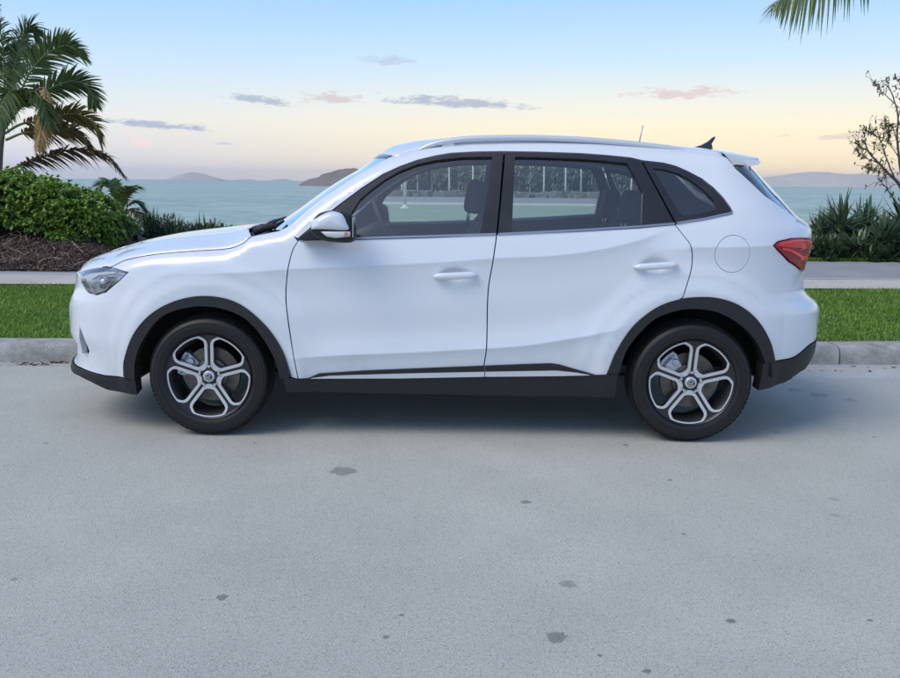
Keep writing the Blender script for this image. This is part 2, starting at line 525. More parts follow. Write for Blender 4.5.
def fit(knots, key, s0):
    q = np.array([U(a, b, s0) for a, b in knots])
    xs, zs = q[:, 0].copy(), q[:, 1].copy()
    tt = np.linspace(0.02, 0.98, 97)
    for it in range(14):
        fit_z[key] = spl(zs, xs)
        for i, (px, py) in enumerate(knots):
            if key == 'f': aa = XCF - 3 * K1 * (XCF - xs[i]) * tt
            else: aa = XCR + 3 * K1R * (xs[i] - XCR) * tt
            x, s, z = S(aa, np.full_like(aa, zs[i]))
            u, v, dz = project(x, s, z)
            k = np.argmin(u) if key == 'f' else np.argmax(u)
            xs[i] += 0.8 * (px - u[k]) * dz[k] / FPX
            zs[i] -= 0.8 * (py - v[k]) * dz[k] / FPX
    o = np.argsort(zs)
    fit_z[key] = spl(zs[o], xs[o])
fit_z['f'] = lambda z: -2.1 + 0 * np.asarray(z); fit_z['r'] = lambda z: 2.1 + 0 * np.asarray(z)
fit([(84, 390), (77, 377), (72, 366), (75.5, 357), (75.5, 345), (70, 329), (68.4, 307), (70, 296), (75, 285), (77, 273), (86, 263)], 'f', 0.6)
fit([(792, 390), (799, 377), (806, 365), (813, 353), (816, 339), (819.5, 312), (818, 305), (808, 295), (804, 288), (803.5, 272), (807, 258), (811, 242), (812, 234), (810.5, 227), (800, 218), (777, 193), (753, 167), (742, 156)], 'r', 0.6)

def SP(a, z, off=0.0):
    """surface points and outward normals, car space, near side"""
    e = 1e-3
    x, s, zz = S(a, z)
    x1, s1, z1 = S(np.asarray(a) + e, z); x0, s0, z0 = S(np.asarray(a) - e, z)
    xa, sa = x1 - x0, s1 - s0
    x1, s1, z1 = S(a, np.asarray(z) + e); x0, s0, z0 = S(a, np.asarray(z) - e)
    xb, sb, zb = x1 - x0, s1 - s0, z1 - z0
    ta = np.stack([xa, -sa, np.zeros_like(xa)], -1); tb = np.stack([xb, -sb, zb], -1)
    n = np.cross(ta, tb)
    ln = np.linalg.norm(n, axis=-1, keepdims=True)
    n = np.where(ln > 1e-12, n / np.maximum(ln, 1e-12), np.array([0, -1.0, 0]))
    p = np.stack([x, -s, zz], -1)
    return p + n * off, n

TTS = np.linspace(0.004, 0.60, 300)
def P(px, py):
    """pixel -> (a, z) on the body surface"""
    s = 0.86
    for _ in range(4):
        x, z = U(px, py, s); s = float(W(np.clip(x, XCF - .38, XCR + .45), z))
    if XCF <= x <= XCR:
        return (float(x), float(z))
    zz = np.full_like(TTS, z)
    for _ in range(4):
        A = XCF - 3 * K1 * (XCF - XF(zz)) * TTS if x < XCF else XCR + 3 * K1R * (XR(zz) - XCR) * TTS
        X, SS, Z = S(A, zz)
        u, v, dz = project(X, SS, Z)
        zz = zz - (py - v) * dz / FPX
    k = int(np.argmin(np.abs(u - px) + TTS * 0.02))
    return (float(A[k]), float(zz[k]))
def PX(*pts):
    return [P(*p) for p in pts]

def dens(poly, step):
    out = []
    n = len(poly)
    for i in range(n):
        p, q = np.array(poly[i]), np.array(poly[(i + 1) % n])
        k = max(1, int(math.ceil(np.linalg.norm(q - p) / step)))
        for j in range(k): out.append(p + (q - p) * j / k)
    return np.array(out)
def smooth_line(pts, n=None):
    """Catmull-Rom through (a, z) points"""
    p3 = [(a, b, 0) for a, b in pts]
    c = curve3(p3, n or max(12, 6 * len(pts)))
    return [(float(x), float(y)) for x, y, _ in c]
def pip(pts, poly):
    x, y = pts[:, 0], pts[:, 1]
    ins = np.zeros(len(pts), bool)
    n = len(poly)
    j = n - 1
    for i in range(n):
        xi, yi = poly[i]; xj, yj = poly[j]
        c = ((yi > y) != (yj > y)) & (x < (xj - xi) * (y - yi) / (yj - yi + 1e-15) + xi)
        ins ^= c
        j = i
    return ins
def segdist(pts, poly):
    d = np.full(len(pts), 9.0)
    for i in range(len(poly)):
        p, q = poly[i], poly[(i + 1) % len(poly)]
        v = q - p; L = v @ v + 1e-15
        t_ = np.clip(((pts - p) @ v) / L, 0, 1)
        d = np.minimum(d, np.linalg.norm(pts - (p + t_[:, None] * v), axis=1))
    return d

def panel(name, poly, mats, parent=None, holes=(), off=0.0, th=0.03, g=0.025, side=1, join=False, back=True, lines=(), spots=(), surf=None):
    """a trimmed piece of the body surface with thickness; poly in (a, z)"""
    surf = surf or SP
    if not isinstance(mats, (list, tuple)): mats = [mats]
    loops = [dens(poly, g * 0.7)] + [dens(h, g * 0.7) for h in holes]
    verts, edges = [], []
    for L in loops:
        b = len(verts)
        verts += [tuple(p) for p in L]
        edges += [(b + i, b + (i + 1) % len(L)) for i in range(len(L))]
    lo, hi = loops[0].min(0), loops[0].max(0)
    gx, gz = np.meshgrid(np.arange(lo[0] + g / 2, hi[0], g), np.arange(lo[1] + g / 2, hi[1], g))
    cand = [np.stack([gx.ravel(), gz.ravel()], 1)]
    for fn in lines:
        xs = np.arange(lo[0], hi[0], g)
        for dd in (-0.016, -0.008, -0.0035, 0, 0.0035, 0.008, 0.016):
            cand.append(np.stack([xs, fn(xs) + dd], 1))
    for (cx_, cz_, rx_, rz_, st) in spots:
        qx, qz = np.meshgrid(np.arange(cx_ - rx_, cx_ + rx_, st), np.arange(cz_ - rz_, cz_ + rz_, st))
        cand.append(np.stack([qx.ravel(), qz.ravel()], 1))
    c = np.concatenate(cand)
    if lines:                                       # keep the rows along a crease regular
        for fn in lines:
            gk = cand[0]
            cand[0] = gk[np.abs(gk[:, 1] - fn(gk[:, 0])) > 0.026]
        c = np.concatenate(cand)
    c = c[pip(c, loops[0])]
    for h in loops[1:]: c = c[~pip(c, h)]
    dmin = np.full(len(c), 9.0)
    for L in loops: dmin = np.minimum(dmin, segdist(c, L))
    c = c[dmin > g * 0.22]
    verts += [tuple(p) for p in c]
    vo, eo, fo, *_ = delaunay_2d_cdt([Vector(v) for v in verts], edges, [], 0, 1e-6)
    vo = np.array([(v.x, v.y) for v in vo]); fo = np.array([f for f in fo if len(f) == 3])
    cen = vo[fo].mean(1)
    k = pip(cen, loops[0])
    for h in loops[1:]: k &= ~pip(cen, h)
    fo = fo[k]
    A, B, C = vo[fo[:, 0]], vo[fo[:, 1]], vo[fo[:, 2]]
    cr = (B[:, 0] - A[:, 0]) * (C[:, 1] - A[:, 1]) - (B[:, 1] - A[:, 1]) * (C[:, 0] - A[:, 0])
    fo[cr < 0] = fo[cr < 0][:, ::-1]
    pt, nr = surf(vo[:, 0], vo[:, 1], off)
    cnt = {}
    for f in fo:
        for i in range(3):
            e = (int(f[i]), int(f[(i + 1) % 3]))
            cnt[e] = cnt.get(e, 0) + 1
    bnd = [e for e in cnt if (e[1], e[0]) not in cnt]
    bnd = [e for e in bnd if not (abs(pt[e[0]][1]) < 2e-3 and abs(pt[e[1]][1]) < 2e-3)]
    V, N, F, MI = [pt], [nr], [fo.tolist()], [0] * len(fo)
    n0 = len(pt)
    inner = pt - nr * th
    if th > 0:
        rv, rn, rf = [], [], []
        for (i, j) in bnd:
            t3 = pt[j] - pt[i]
            nn = np.cross(t3, nr[i]); nn /= np.linalg.norm(nn) + 1e-12
            b = n0 + len(rv)
            rv += [pt[i], pt[j], inner[j], inner[i]]
            rn += [nn] * 4
            rf.append([b, b + 3, b + 2, b + 1])
        if rv:
            V.append(np.array(rv)); N.append(np.array(rn)); F.append(rf); MI += [0] * len(rf); n0 += len(rv)
        if back:
            V.append(inner); N.append(-nr)
            F.append((fo[:, ::-1] + n0).tolist()); MI += [min(1, len(mats) - 1)] * len(fo); n0 += len(inner)
    V = np.concatenate(V); N = np.concatenate(N); F = [q for f in F for q in f]
    def mirror(V, N, F):
        return V * [1, -1, 1], N * [1, -1, 1], [q[::-1] for q in F]
    if join:
        V2, N2, F2 = mirror(V, N, F)
        F = F + [[i + len(V) for i in q] for q in F2]
        V = np.concatenate([V, V2]); N = np.concatenate([N, N2]); MI = MI + MI
    elif side < 0:
        V, N, F = mirror(V, N, F)
    return mesh_obj(name, V, F, mats, parent, True, MI, N)

def prism(name, outline, s0, s1, mat, parent=None, side=1, dome=0.0, e=0.5, rings=7, inset=1.0):
    """solid with the side-view outline [(x, z)], from s0 (inner, flat) to s1 (outer), with a rounded outer face"""
    o = np.array(outline, float)
    c = o.mean(0)
    V, F = [], []
    n = len(o)
    lev = [(1.0, s0)]
    for k in range(rings + 1):
        th_ = (math.pi / 2) * k / rings
        sc = 1 - inset * (1 - math.cos(th_) ** e) if k < rings else 1 - inset
        lev.append((max(sc, 0.02), s1 - dome + dome * math.sin(th_)))
    for sc, s in lev:
        q = c + (o - c) * sc
        V += [(a, -s * side, b) for a, b in q]
    m_ = len(lev)
    for k in range(m_ - 1):
        for i in range(n):
            F.append([k * n + i, k * n + (i + 1) % n, (k + 1) * n + (i + 1) % n, (k + 1) * n + i])
    F.append(list(range(n))[::-1]); F.append([(m_ - 1) * n + i for i in range(n)])
    if side < 0: F = [f[::-1] for f in F]
    return mesh_obj(name, V, F, mat, parent, True)

def ring_poly(cx_, cz_, rx_, rz_, n=40, ph=0.0):
    return [(cx_ + rx_ * math.cos(ph + 2 * math.pi * i / n), cz_ + rz_ * math.sin(ph + 2 * math.pi * i / n)) for i in range(n)]

# ---- outlines on the body, read off the side view
archF_out = smooth_line(PX((125, 376), (125.6, 358.6), (135, 333), (153, 312.5), (179, 299.6), (208.6, 295.9), (238, 303), (264, 323.5), (282, 349), (291.5, 376)), 60)
archF_in = smooth_line(PX((135.5, 380), (136.7, 358.6), (146, 336), (164, 316), (190, 307), (216, 307), (242, 316), (260, 333), (275, 358.6), (280.5, 378)), 60)
archR_out = smooth_line(PX((607, 373), (616.7, 350), (633, 326), (655.5, 308), (678, 299.5), (697, 297), (718, 298), (738.5, 305), (757, 320), (769, 341.7), (774, 362)), 60)
archR_in = smooth_line(PX((618, 374), (627.8, 347), (650, 322), (669, 312.5), (691.7, 308.5), (716.7, 312), (739, 324), (755.5, 342), (764, 362.5)), 60)
doorF_line = smooth_line(PX((298, 241), (291.7, 253), (287, 277), (286, 300), (290.5, 337), (298, 378.5)), 40)         # top to bottom
door_mid = smooth_line(PX((496.7, 235), (492.7, 263), (488, 293), (486.7, 345), (484, 366), (484.5, 378.5)), 40)
doorR_line = smooth_line(PX((675, 225), (683, 235), (691.2, 247), (691.7, 267), (683, 297)), 40)
def shift(line, dx, dz=0.0): return [(a + dx, b + dz) for a, b in line]
GAP = 0.0030
head_px = PX((76.8, 273.5), (87, 270), (105, 267), (117, 268.5), (129, 272), (120, 281), (105, 291.5), (96, 294.5), (88, 291.5), (81.5, 282))
hood_edge = PX((111, 267.3), (124, 261), (142, 256.8), (160.6, 254), (197.5, 251), (227, 249), (242, 244), (251, 237))
def topline(x0, x1, n, dz=0.0): return [(float(x), float(TOP(x) + dz)) for x in np.linspace(x0, x1, n)]

def arc_between(line, i0, i1): return line[i0:i1]
def nearest(line, p): return int(np.argmin([math.hypot(a - p[0], b - p[1]) for a, b in line]))

bump_seam = smooth_line(PX((117, 285), (126, 296), (136, 309), (143, 321)), 14)
iF = nearest(archF_out, bump_seam[-1])
rear_seam = smooth_line(PX((801, 272), (795, 279), (785, 286), (770, 294), (744, 303), (737, 305.5)), 24)
iR = nearest(archR_out, rear_seam[-1])
iD = nearest(archR_out, doorR_line[-1])
head_low = [head_px[5], head_px[4]]
xa_cowl = U(283, 229, .77)[0]

LN = [CHAR, LOWC]
XHOODEND = hood_edge[-1][0]
lamp_px = PX((774, 245.5), (778, 242), (791, 239), (804, 238.6)) + [at_rear(.47, P(811, 239)[1]), at_rear(.62, P(811, 239)[1] - .006), at_rear(.66, P(811, 247)[1]), at_rear(.60, P(810, 260)[1])] + PX((803.0, 270)) + PX((800.5, 270), (789, 261), (778, 250))
frameF = PX((299, 240), (340, 205.3), (362, 189), (383, 175.3), (400, 167.5), (417, 161.3), (435, 157), (450, 154.3), (475, 152.8), (503.2, 152.3), (500, 192), (496.2, 234.5), (430, 236.6), (360, 238.6))
glassF = PX((351, 237.0), (351.5, 212.5), (360, 199.5), (371, 190), (385, 179.5), (400, 171), (418, 164), (436, 160.2), (463, 157.2), (492, 156.8), (487, 195), (480, 234.2), (430, 235.8))
frameR = PX((505.3, 152.6), (540, 153), (580, 154.4), (606, 156.2), (630, 158.6), (640.8, 161.2), (658, 193), (674.3, 223.8), (640, 227), (580, 230.6), (498.0, 234.5), (502, 192))
glassR = PX((515, 157), (540, 157.3), (563, 158.2), (590, 159.6), (607, 161), (627.5, 163.6), (636, 178), (643, 192), (641.7, 226), (580, 229.8), (511.8, 232.6), (513.5, 192))
frameQ = PX((643, 161.6), (663, 163.8), (676, 167), (687, 172), (701, 179.5), (713, 188.8), (723, 199), (731, 210), (731.5, 212.8), (705, 218.8), (676.4, 223.2), (660, 193))
glassQ = PX((653, 168.5), (664, 169.5), (678, 173.5), (692, 181), (704, 190.5), (714, 201), (717, 207.5), (714, 210.5), (698, 214), (684, 216), (679, 213), (666, 190))

def build_side(sd):
    fine = [(HX[0][0], HX[0][1], .10, .055, .007), (HX[1][0], HX[1][1], .10, .055, .007)]
    # front wing
    w_poly = ([head_px[5], head_px[4], head_px[3]] + hood_edge + topline(XHOODEND + .02, xa_cowl, 10) + [P(291, 232), P(296.3, 240)]
              + shift(doorF_line, -GAP) + [P(291.5, 377.0)] + archF_out[::-1][:len(archF_out) - iF] + bump_seam[::-1])
    wing = panel('front_wing', w_poly, [M['paint'], M['under']], car, g=.026, side=sd, lines=[CHAR], th=.025, back=False)
    # bonnet-side to rear quarter: pillar, cant rail and rear quarter in one pressing
    lowseam = rear_seam
    q_poly = ([P(283.5, 230.8)] + topline(xa_cowl + .005, 1.44, 60) + PX((727, 158.5), (735, 168.5), (750, 182), (765, 196.5), (781, 207.5), (796.5, 218.5))
              + [at_rear(.50, P(800, 221)[1]), at_rear(.64, P(811, 229)[1]), at_rear(.64, P(811, 238.4)[1])]
              + PX((803, 237.6), (791, 238), (777.5, 241), (772.8, 245.3), (777, 250.8), (788, 262), (800, 271)) + lowseam
              + archR_out[iD:iR + 1][::-1] + shift(doorR_line[::-1], GAP) + PX((676.5, 224.6), (705, 220), (732.6, 214), (733.4, 212.5), (731.8, 208.5), (724, 198), (714, 187.6), (702, 178.3), (687.5, 170.8), (676, 165.8), (663.5, 162.5), (643, 160.3), (630, 157.2), (606, 154.8), (580, 153), (540, 151.6), (503.5, 151),
                 (475, 151.4), (450, 152.8), (435, 155.4), (417, 159.8), (400, 166), (383, 173.8), (362, 187.4), (340, 203.6), (318, 221), (297.8, 238)))
    fc = P(733, 254)
    quarter = panel('body_side', q_poly, [M['paint'], M['headliner']], car, holes=[ring_poly(fc[0], fc[1], .0975, .0975)], g=.026, side=sd, lines=[SHLD, CHAR], th=.03)
    fuel = panel('fuel_flap', ring_poly(fc[0], fc[1], .0950, .0950), M['paint'], quarter, g=.02, side=sd, th=.015, back=False, lines=[SHLD])
    panel('fuel_pocket', ring_poly(fc[0], fc[1], .104, .104), M['under'], quarter, g=.03, side=sd, off=-.02, th=.0)
    # doors
    dF = doorF_line
    f_poly = shift(dF, GAP) + [P(484.0, 378.4)] + shift(door_mid[::-1], -GAP) + PX((430, 238.0), (360, 239.9))
    door = panel('front_door', f_poly, [M['paint'], M['trim']], car, g=.026, side=sd, lines=LN, spots=fine[:1], th=.035)
    j2 = [p for p in archR_out[:iD] if p[1] > P(607, 372)[1]]
    r_poly = shift(door_mid, GAP) + PX((603, 378.2), (606.5, 374)) + j2 + shift(doorR_line[::-1], -GAP) + PX((640, 228.4), (580, 231.8))
    rdoor = panel('rear_door', r_poly, [M['paint'], M['trim']], car, g=.026, side=sd, lines=LN, spots=fine[1:], th=.035)
    for d, fr, gl, gm in ((door, frameF, glassF, 'glass'), (rdoor, frameR, glassR, 'glass_dark')):
        panel('window_frame', fr, [M['frame_black'], M['trim']], d, holes=[gl], off=.001, th=.045, g=.03, side=sd)
        panel('window_pane', gl, M[gm], d, off=-.014, th=0, g=.04, side=sd)
    qf = panel('quarter_window_frame', frameQ, [M['frame_black'], M['trim']], car, holes=[glassQ], off=.001, th=.03, g=.03, side=sd)
    panel('window_pane', glassQ, M['glass_dark'], qf, off=-.008, th=0, g=.04, side=sd)
    # bright belt trim, one piece per opening
    for par, pts in ((door, [(300, 240), (360, 238.2), (430, 236.2), (496, 234.1)]), (rdoor, [(498, 234.1), (580, 230.2), (640, 226.6), (674.6, 223.6)]), (qf, [(676.6, 223.3), (705, 218.8), (732, 212.6)])):
        lo_ = [P(a, b + 1.25) for a, b in pts]; hi_ = [P(a, b - 0.75) for a, b in pts]
        panel('belt_trim', lo_ + hi_[::-1], M['belt'], par, off=.006, th=.012, g=.02, side=sd, back=False)
    # door handles: bar with rounded ends over the scoop, lock cover on the front one
    for d, (hx, hz), c0, c1 in ((door, HX[0], (433, 276.8), (477, 275.2)), (rdoor, HX[1], (634, 267.6), (678, 265.0))):
        A, B = np.array(U(*c0, .9)), np.array(U(*c1, .9))
        n_ = 26
        V, F = [], []
        for i in range(n_):
            u = i / (n_ - 1)
            c = A + (B - A) * u
            endf = min(1.0, (math.sin(math.pi * min(max(u, .004), .996)) * 2.6)) ** .5
            hgt = (.0155 + .0035 * math.cos((u - .55) * 3)) * endf
            s_in = float(W(c[0], c[1])) - .004
            base_s = .906 + .006 * math.sin(math.pi * u)
            dep = .012 * endf
            lift = ss(.08, .26, u) * (1 - ss(.80, .95, u))
            sb = s_in * (1 - lift) + (base_s - .012) * lift
            for k in range(12):
                th_ = 2 * math.pi * k / 12
                zz = c[1] + hgt * math.cos(th_) + .002
                so = base_s + dep * math.sin(th_) if math.sin(th_) > 0 else sb + .002
                V.append((c[0], -so * sd, zz))
        for i in range(n_ - 1):
            for k in range(12):
                F.append([i * 12 + k, i * 12 + (k + 1) % 12, (i + 1) * 12 + (k + 1) % 12, (i + 1) * 12 + k])
        F.append(list(range(12))[::-1]); F.append([(n_ - 1) * 12 + k for k in range(12)])
        if sd < 0: F = [f[::-1] for f in F]
        mesh_obj('door_handle', V, F, M['paint'], d, True)
    # sill, strips
    panel('sill_cladding', PX((283, 376.4), (300, 379.2), (380, 378.3), (484, 377.2), (560, 376), (600, 374.6), (617, 374.2), (614.5, 396.6), (530, 395.3), (450, 393.6), (360, 391.8), (287, 391)), M['plastic'], car, off=.010, th=.09, g=.05, side=sd)
    panel('lower_cladding', PX((307, 378.6), (319, 373.2), (366, 370.2), (414, 368.2), (484.3, 365.4), (484.3, 378.2), (400, 379)), M['plastic'], door, off=.012, th=.014, g=.04, side=sd, back=False)
    panel('lower_cladding', PX((485.1, 365.4), (520, 364), (551, 363), (559, 364.2), (575, 368.8), (592, 373.6), (600, 376.2), (485.1, 378.2)), M['plastic'], rdoor, off=.012, th=.014, g=.04, side=sd, back=False)
    panel('silver_strip', PX((311, 377.4), (330, 374.9), (400, 372.8), (484.3, 371.0), (484.3, 375.6), (400, 377.2)), M['silver'], door, off=.019, th=.012, g=.04, side=sd, back=False)
    panel('silver_strip', PX((485.1, 371.0), (556, 369.9), (577, 371.9), (590, 374.2), (560, 375.0), (485.1, 375.6)), M['silver'], rdoor, off=.019, th=.012, g=.04, side=sd, back=False)
    # wheel arch mouldings
    panel('wheel_arch_moulding', archF_out + archF_in[::-1], M['plastic'], car, off=.013, th=.05, g=.022, side=sd)
    panel('wheel_arch_moulding', archR_out + archR_in[::-1], M['plastic'], car, off=.013, th=.05, g=.022, side=sd)
    # inner skins that close the gaps
    hole = lambda xc: ring_poly(xc, ARCH_Z, .43, .43, 36)
    # headlamp: dark bowl, bright reflector, projector, clear cover
    bowl = panel('headlamp', head_px, M['lamp_silver'], car, off=-.024, th=0.0, g=.02, side=sd)
    rimp = np.array(head_px)
    inn = (rimp - rimp.mean(0)) * .945 + rimp.mean(0)
    panel('lamp_rim', head_px, M['gloss_black'], bowl, holes=[inn.tolist()], off=-.002, th=.024, g=.02, side=sd)
    panel('lamp_cover', inn.tolist(), M['glass_clear'], bowl, off=.0005, th=0.0, g=.02, side=sd)
    refl = PX((114, 273), (126, 273.4), (119, 280.2), (110, 286.8), (104.5, 290), (109.5, 282.5))
    panel('reflector', refl, M['chrome'], bowl, off=-.014, th=.008, g=.02, side=sd)
    panel('lamp_bezel', PX((97, 276.5), (105, 275.2), (112, 275), (107.5, 282.5), (101.5, 289), (97, 288), (95.5, 282)), M['gloss_black'], bowl, off=-.019, th=.004, g=.02, side=sd)
    refl2 = PX((84, 273.5), (100, 270.8), (116, 270.8), (112, 272.6), (98, 273.5), (90, 279.5))
    panel('light_guide', refl2, M['lens_white'], bowl, off=-.010, th=.010, g=.02, side=sd)
    pc, pn = SP(*[np.array(v) for v in P(101, 282)], -.014)
    pj = MB().lathe([(.0005, .016), (.012, .014), (.022, .008), (.027, 0), (.032, -.004), (.034, -.012), (.034, -.03)], 24)
    ob = pj.build('projector_lens', M['chrome'], bowl, True)
    pcv = np.array(pc) * [1, sd, 1]; nv = Vector(np.array(pn) * [1, sd, 1])
    ob.location = pcv; ob.rotation_euler = nv.to_track_quat('Y', 'Z').to_euler()
    refl3 = PX((89, 286), (93.5, 278), (92.5, 290), (96, 292.5), (92, 291.5))
    panel('reflector', refl3, M['chrome'], bowl, off=-.014, th=.008, g=.02, side=sd)
    # tail lamp
    tl = panel('tail_lamp', lamp_px, M['lamp_deep'], car, off=.010, th=.03, g=.018, side=sd)
    zt, zb_ = P(800, 239)[1], P(800, 269)[1]
    dz = zt - zb_
    up_red = PX((776.5, 245.3), (780, 242.8), (791, 240.2), (803, 239.8)) + [at_rear(.46, zt - .008), at_rear(.58, zt - .012), at_rear(.60, zt - .05)] + [at_rear(.44, zt - .052)] + PX((800, 247.4), (788, 246.6))
    panel('lamp_lens', up_red, M['lamp_red'], tl, off=.016, th=.008, g=.018, side=sd, back=False)
    ctr = smooth_line(PX((780.5, 248.4), (787, 249.4), (793, 252.2), (799, 256.6)) + [at_rear(.47, zt - .100), at_rear(.58, zt - .106)], 30)
    wv = [.004 + .007 * k / 29 for k in range(30)]
    sweep = [(a, b + w_) for (a, b), w_ in zip(ctr, wv)] + [(a, b - w_) for (a, b), w_ in zip(ctr, wv)][::-1]
    panel('light_guide', sweep, M['lamp_bright'], tl, off=.0165, th=.008, g=.016, side=sd, back=False)
    return wing

for sd in (1, -1):
    build_side(sd)

# ---- inner liner under all the panels
for sd in (1, -1):
    notch = lambda xc: [(xc - .46 * math.cos(b), .34 + .46 * math.sin(b)) for b in np.linspace(.175, math.pi - .175, 28)]
    lp = [(-1.95, .42)] + notch(XWF) + notch(XWR) + [(1.95, .42), (1.95, .9), (XWR + .3, 1.0), (.9, 1.0), (-.9, .98), (-1.95, .84)]
    panel('inner_side_panel', lp, [M['under'], M['trim']], car, off=-.045, th=.012, g=.06, side=sd)

def rc(z0, z1, n=24, t=1.0): return [at_rear(t, float(z)) for z in np.linspace(z0, z1, n)]
def fc_(z0, z1, n=24, t=1.0): return [at_front(t, float(z)) for z in np.linspace(z0, z1, n)]
def rear_run(pxs, tzs, n=40):
    """smooth line round the rear corner: pixels on the side, then (t, z) round the back"""
    q = []
    for a, b in pxs:
        A, z = P(a, b)
        q.append(((A - XCR) / (3 * K1R * (float(XR(z)) - XCR)), z))
    q += tzs
    f = spl([p[0] for p in q], [p[1] for p in q])
    return [at_rear(float(u), float(f(u))) for u in np.linspace(q[0][0], q[-1][0], n)]
# ---- bumpers (one piece across the car)
zhl = P(77, 275)[1]
zlip = P(90, 372)[1]
zf_top = float(XF(0) * 0 + P(80, 272)[1])
ZLT, ZLB = U(78, 361, .5)[1], U(78, 369, .5)[1]
fb = ([head_px[5], *bump_seam[1:]] + archF_out[:iF][::-1] + PX((126, 377.5), (105, 375), (90, 371)) + [at_front(.50, ZLT), at_front(.62, ZLT)] + fc_(ZLT, zhl + .006)
      + [at_front(.62, zhl + .004), at_front(.5, zhl - .004)] + PX((81.0, 282.5), (87.5, 292.5), (96, 295.8), (106, 292.6)))
zg0, zg1 = .60, zhl - .05
grille_hole = [at_front(.60, zg1 - .05), at_front(.64, zg0 + .02), at_front(.70, zg0 - .03), *fc_(zg0 - .05, zg1, 16, .9999), at_front(.66, zg1)]
zi0, zi1 = .33, .47
intake_hole = [at_front(.56, zi1 - .02), at_front(.60, zi0), *fc_(zi0, zi1, 12, .9999), at_front(.62, zi1)]
v1, v2, v3, v4 = P(80.2, 328), P(83.5, 341), P(87.6, 351), P(86, 356)
vent_hole = PX((79.6, 326), (84, 337), (89.5, 351), (87.5, 357.5), (82, 353), (79.8, 341))
bumper = panel('front_bumper', fb, M['paint'], car, holes=[vent_hole, grille_hole, intake_hole], g=.024, join=True, th=.03, back=False)
for sd in (1, -1):
    panel('bumper_vent', ring_poly(P(83.5, 343)[0], P(83.5, 343)[1], .10, .13), M['plastic'], bumper, off=-.035, th=0, g=.03, side=sd)
gp = [at_front(.56, zg1 + .01), at_front(.60, zg0 - .07), *fc_(zg0 - .07, zg1 + .02, 16)]
grille = panel('grille', gp, M['gloss_black'], car, off=-.05, th=0, g=.03, join=True)
for k in range(7):
    zc_ = zg0 - .02 + k * (zg1 - zg0) / 6.6
    panel('grille_bar', [at_front(.64, zc_), at_front(1, zc_), at_front(1, zc_ + .010), at_front(.64, zc_ + .010)], M['chrome'] if k in (0, 6) else M['gloss_black'], grille, off=-.016, th=.03, g=.03, join=True)
badge = MB().lathe([(.001, -.012), (.040, -.012), (.046, -.008), (.048, 0)], 24).build('badge', M['chrome'], grille, True)
badge.location = (float(XF(.70)) - .010, 0, .70); badge.rotation_euler = (0, 0, R(-90))
ip = [at_front(.52, zi1 + .03), at_front(.55, zi0 - .04), *fc_(zi0 - .04, zi1 + .03, 12)]
panel('lower_intake', ip, M['plastic'], bumper, off=-.045, th=0, g=.04, join=True)
lip = PX((136, 380.2), (126, 378.4), (105, 376), (91, 372)) + [at_front(.50, ZLT - .006), at_front(.62, ZLT - .006)] + fc_(ZLT - .006, ZLB, 8)
lip += [at_front(.50, ZLB)] + PX((92, 381), (109, 389.2), (138, 394))
panel('front_lip', lip, M['plastic'], car, off=.008, th=.06, g=.03, join=True)
rb_z = U(812, 339, .55)[1]
RLB = U(806, 366, .5)[1]
zrs = P(801, 272)[1]
rb = (rear_seam[:1] + rear_seam[1:] + archR_out[iR + 1:] + rear_run([(776, 360.5), (790, 357.8)], [(.56, rb_z - .006), (.75, rb_z), (1, rb_z)]) + rc(rb_z, zrs - .02) + [at_rear(.6, zrs)])
rbump = panel('rear_bumper', rb[::-1], M['paint'], car, g=.024, join=True, th=.03, back=False)
rl = rear_run([(763, 363.3), (776, 361.5), (790, 358.8)], [(.56, rb_z - .012), (.75, rb_z - .006), (1, rb_z - .006)]) + rc(rb_z - .01, RLB + .004, 8) + rear_run([(758, 390), (767, 388), (778, 383.8), (788, 378.8)], [(.56, RLB + .004), (.75, RLB), (1, RLB)])[::-1]
panel('rear_lip', rl, M['plastic'], car, off=.006, th=.06, g=.03, join=True)
for k in range(2):
    pass
# ---- tailgate
tz0, tz1 = zrs - .012, P(800, 219)[1]
tg = [at_rear(.66, tz0 + .004)] + rc(tz0 - .004, tz1, 40) + [ at_rear(.51, tz1), at_rear(.65, P(811, 229)[1]), at_rear(.65, P(811, 238)[1] - .001), at_rear(.66, P(811, 238)[1] - .004), at_rear(.68, P(811, 250)[1])]
tailgate = panel('tailgate', tg, M['paint'], car, g=.026, join=True, th=.03, back=False)
rs = PX((797.5, 218.8), (782, 208.2), (766, 197), (751, 182.8), (737, 169.5)) + [at_rear(.5, P(745, 162)[1]), *rc(P(745, 162)[1], tz1 + .004), at_rear(.45, tz1 + .004)]
panel('rear_screen', rs, M['glass_rear'], tailgate, off=-.004, th=.0, g=.03, join=True)
pl = MB().box((float(XR(.88)) + .012, 0, .86), (.012, .38, .12), ch=.004).build('plate_holder', M['plastic'], tailgate)
bd = MB().box((float(XR(1.0)) + .012, 0, .99), (.018, .62, .03), ch=.006).build('tailgate_trim', M['chrome'], tailgate)

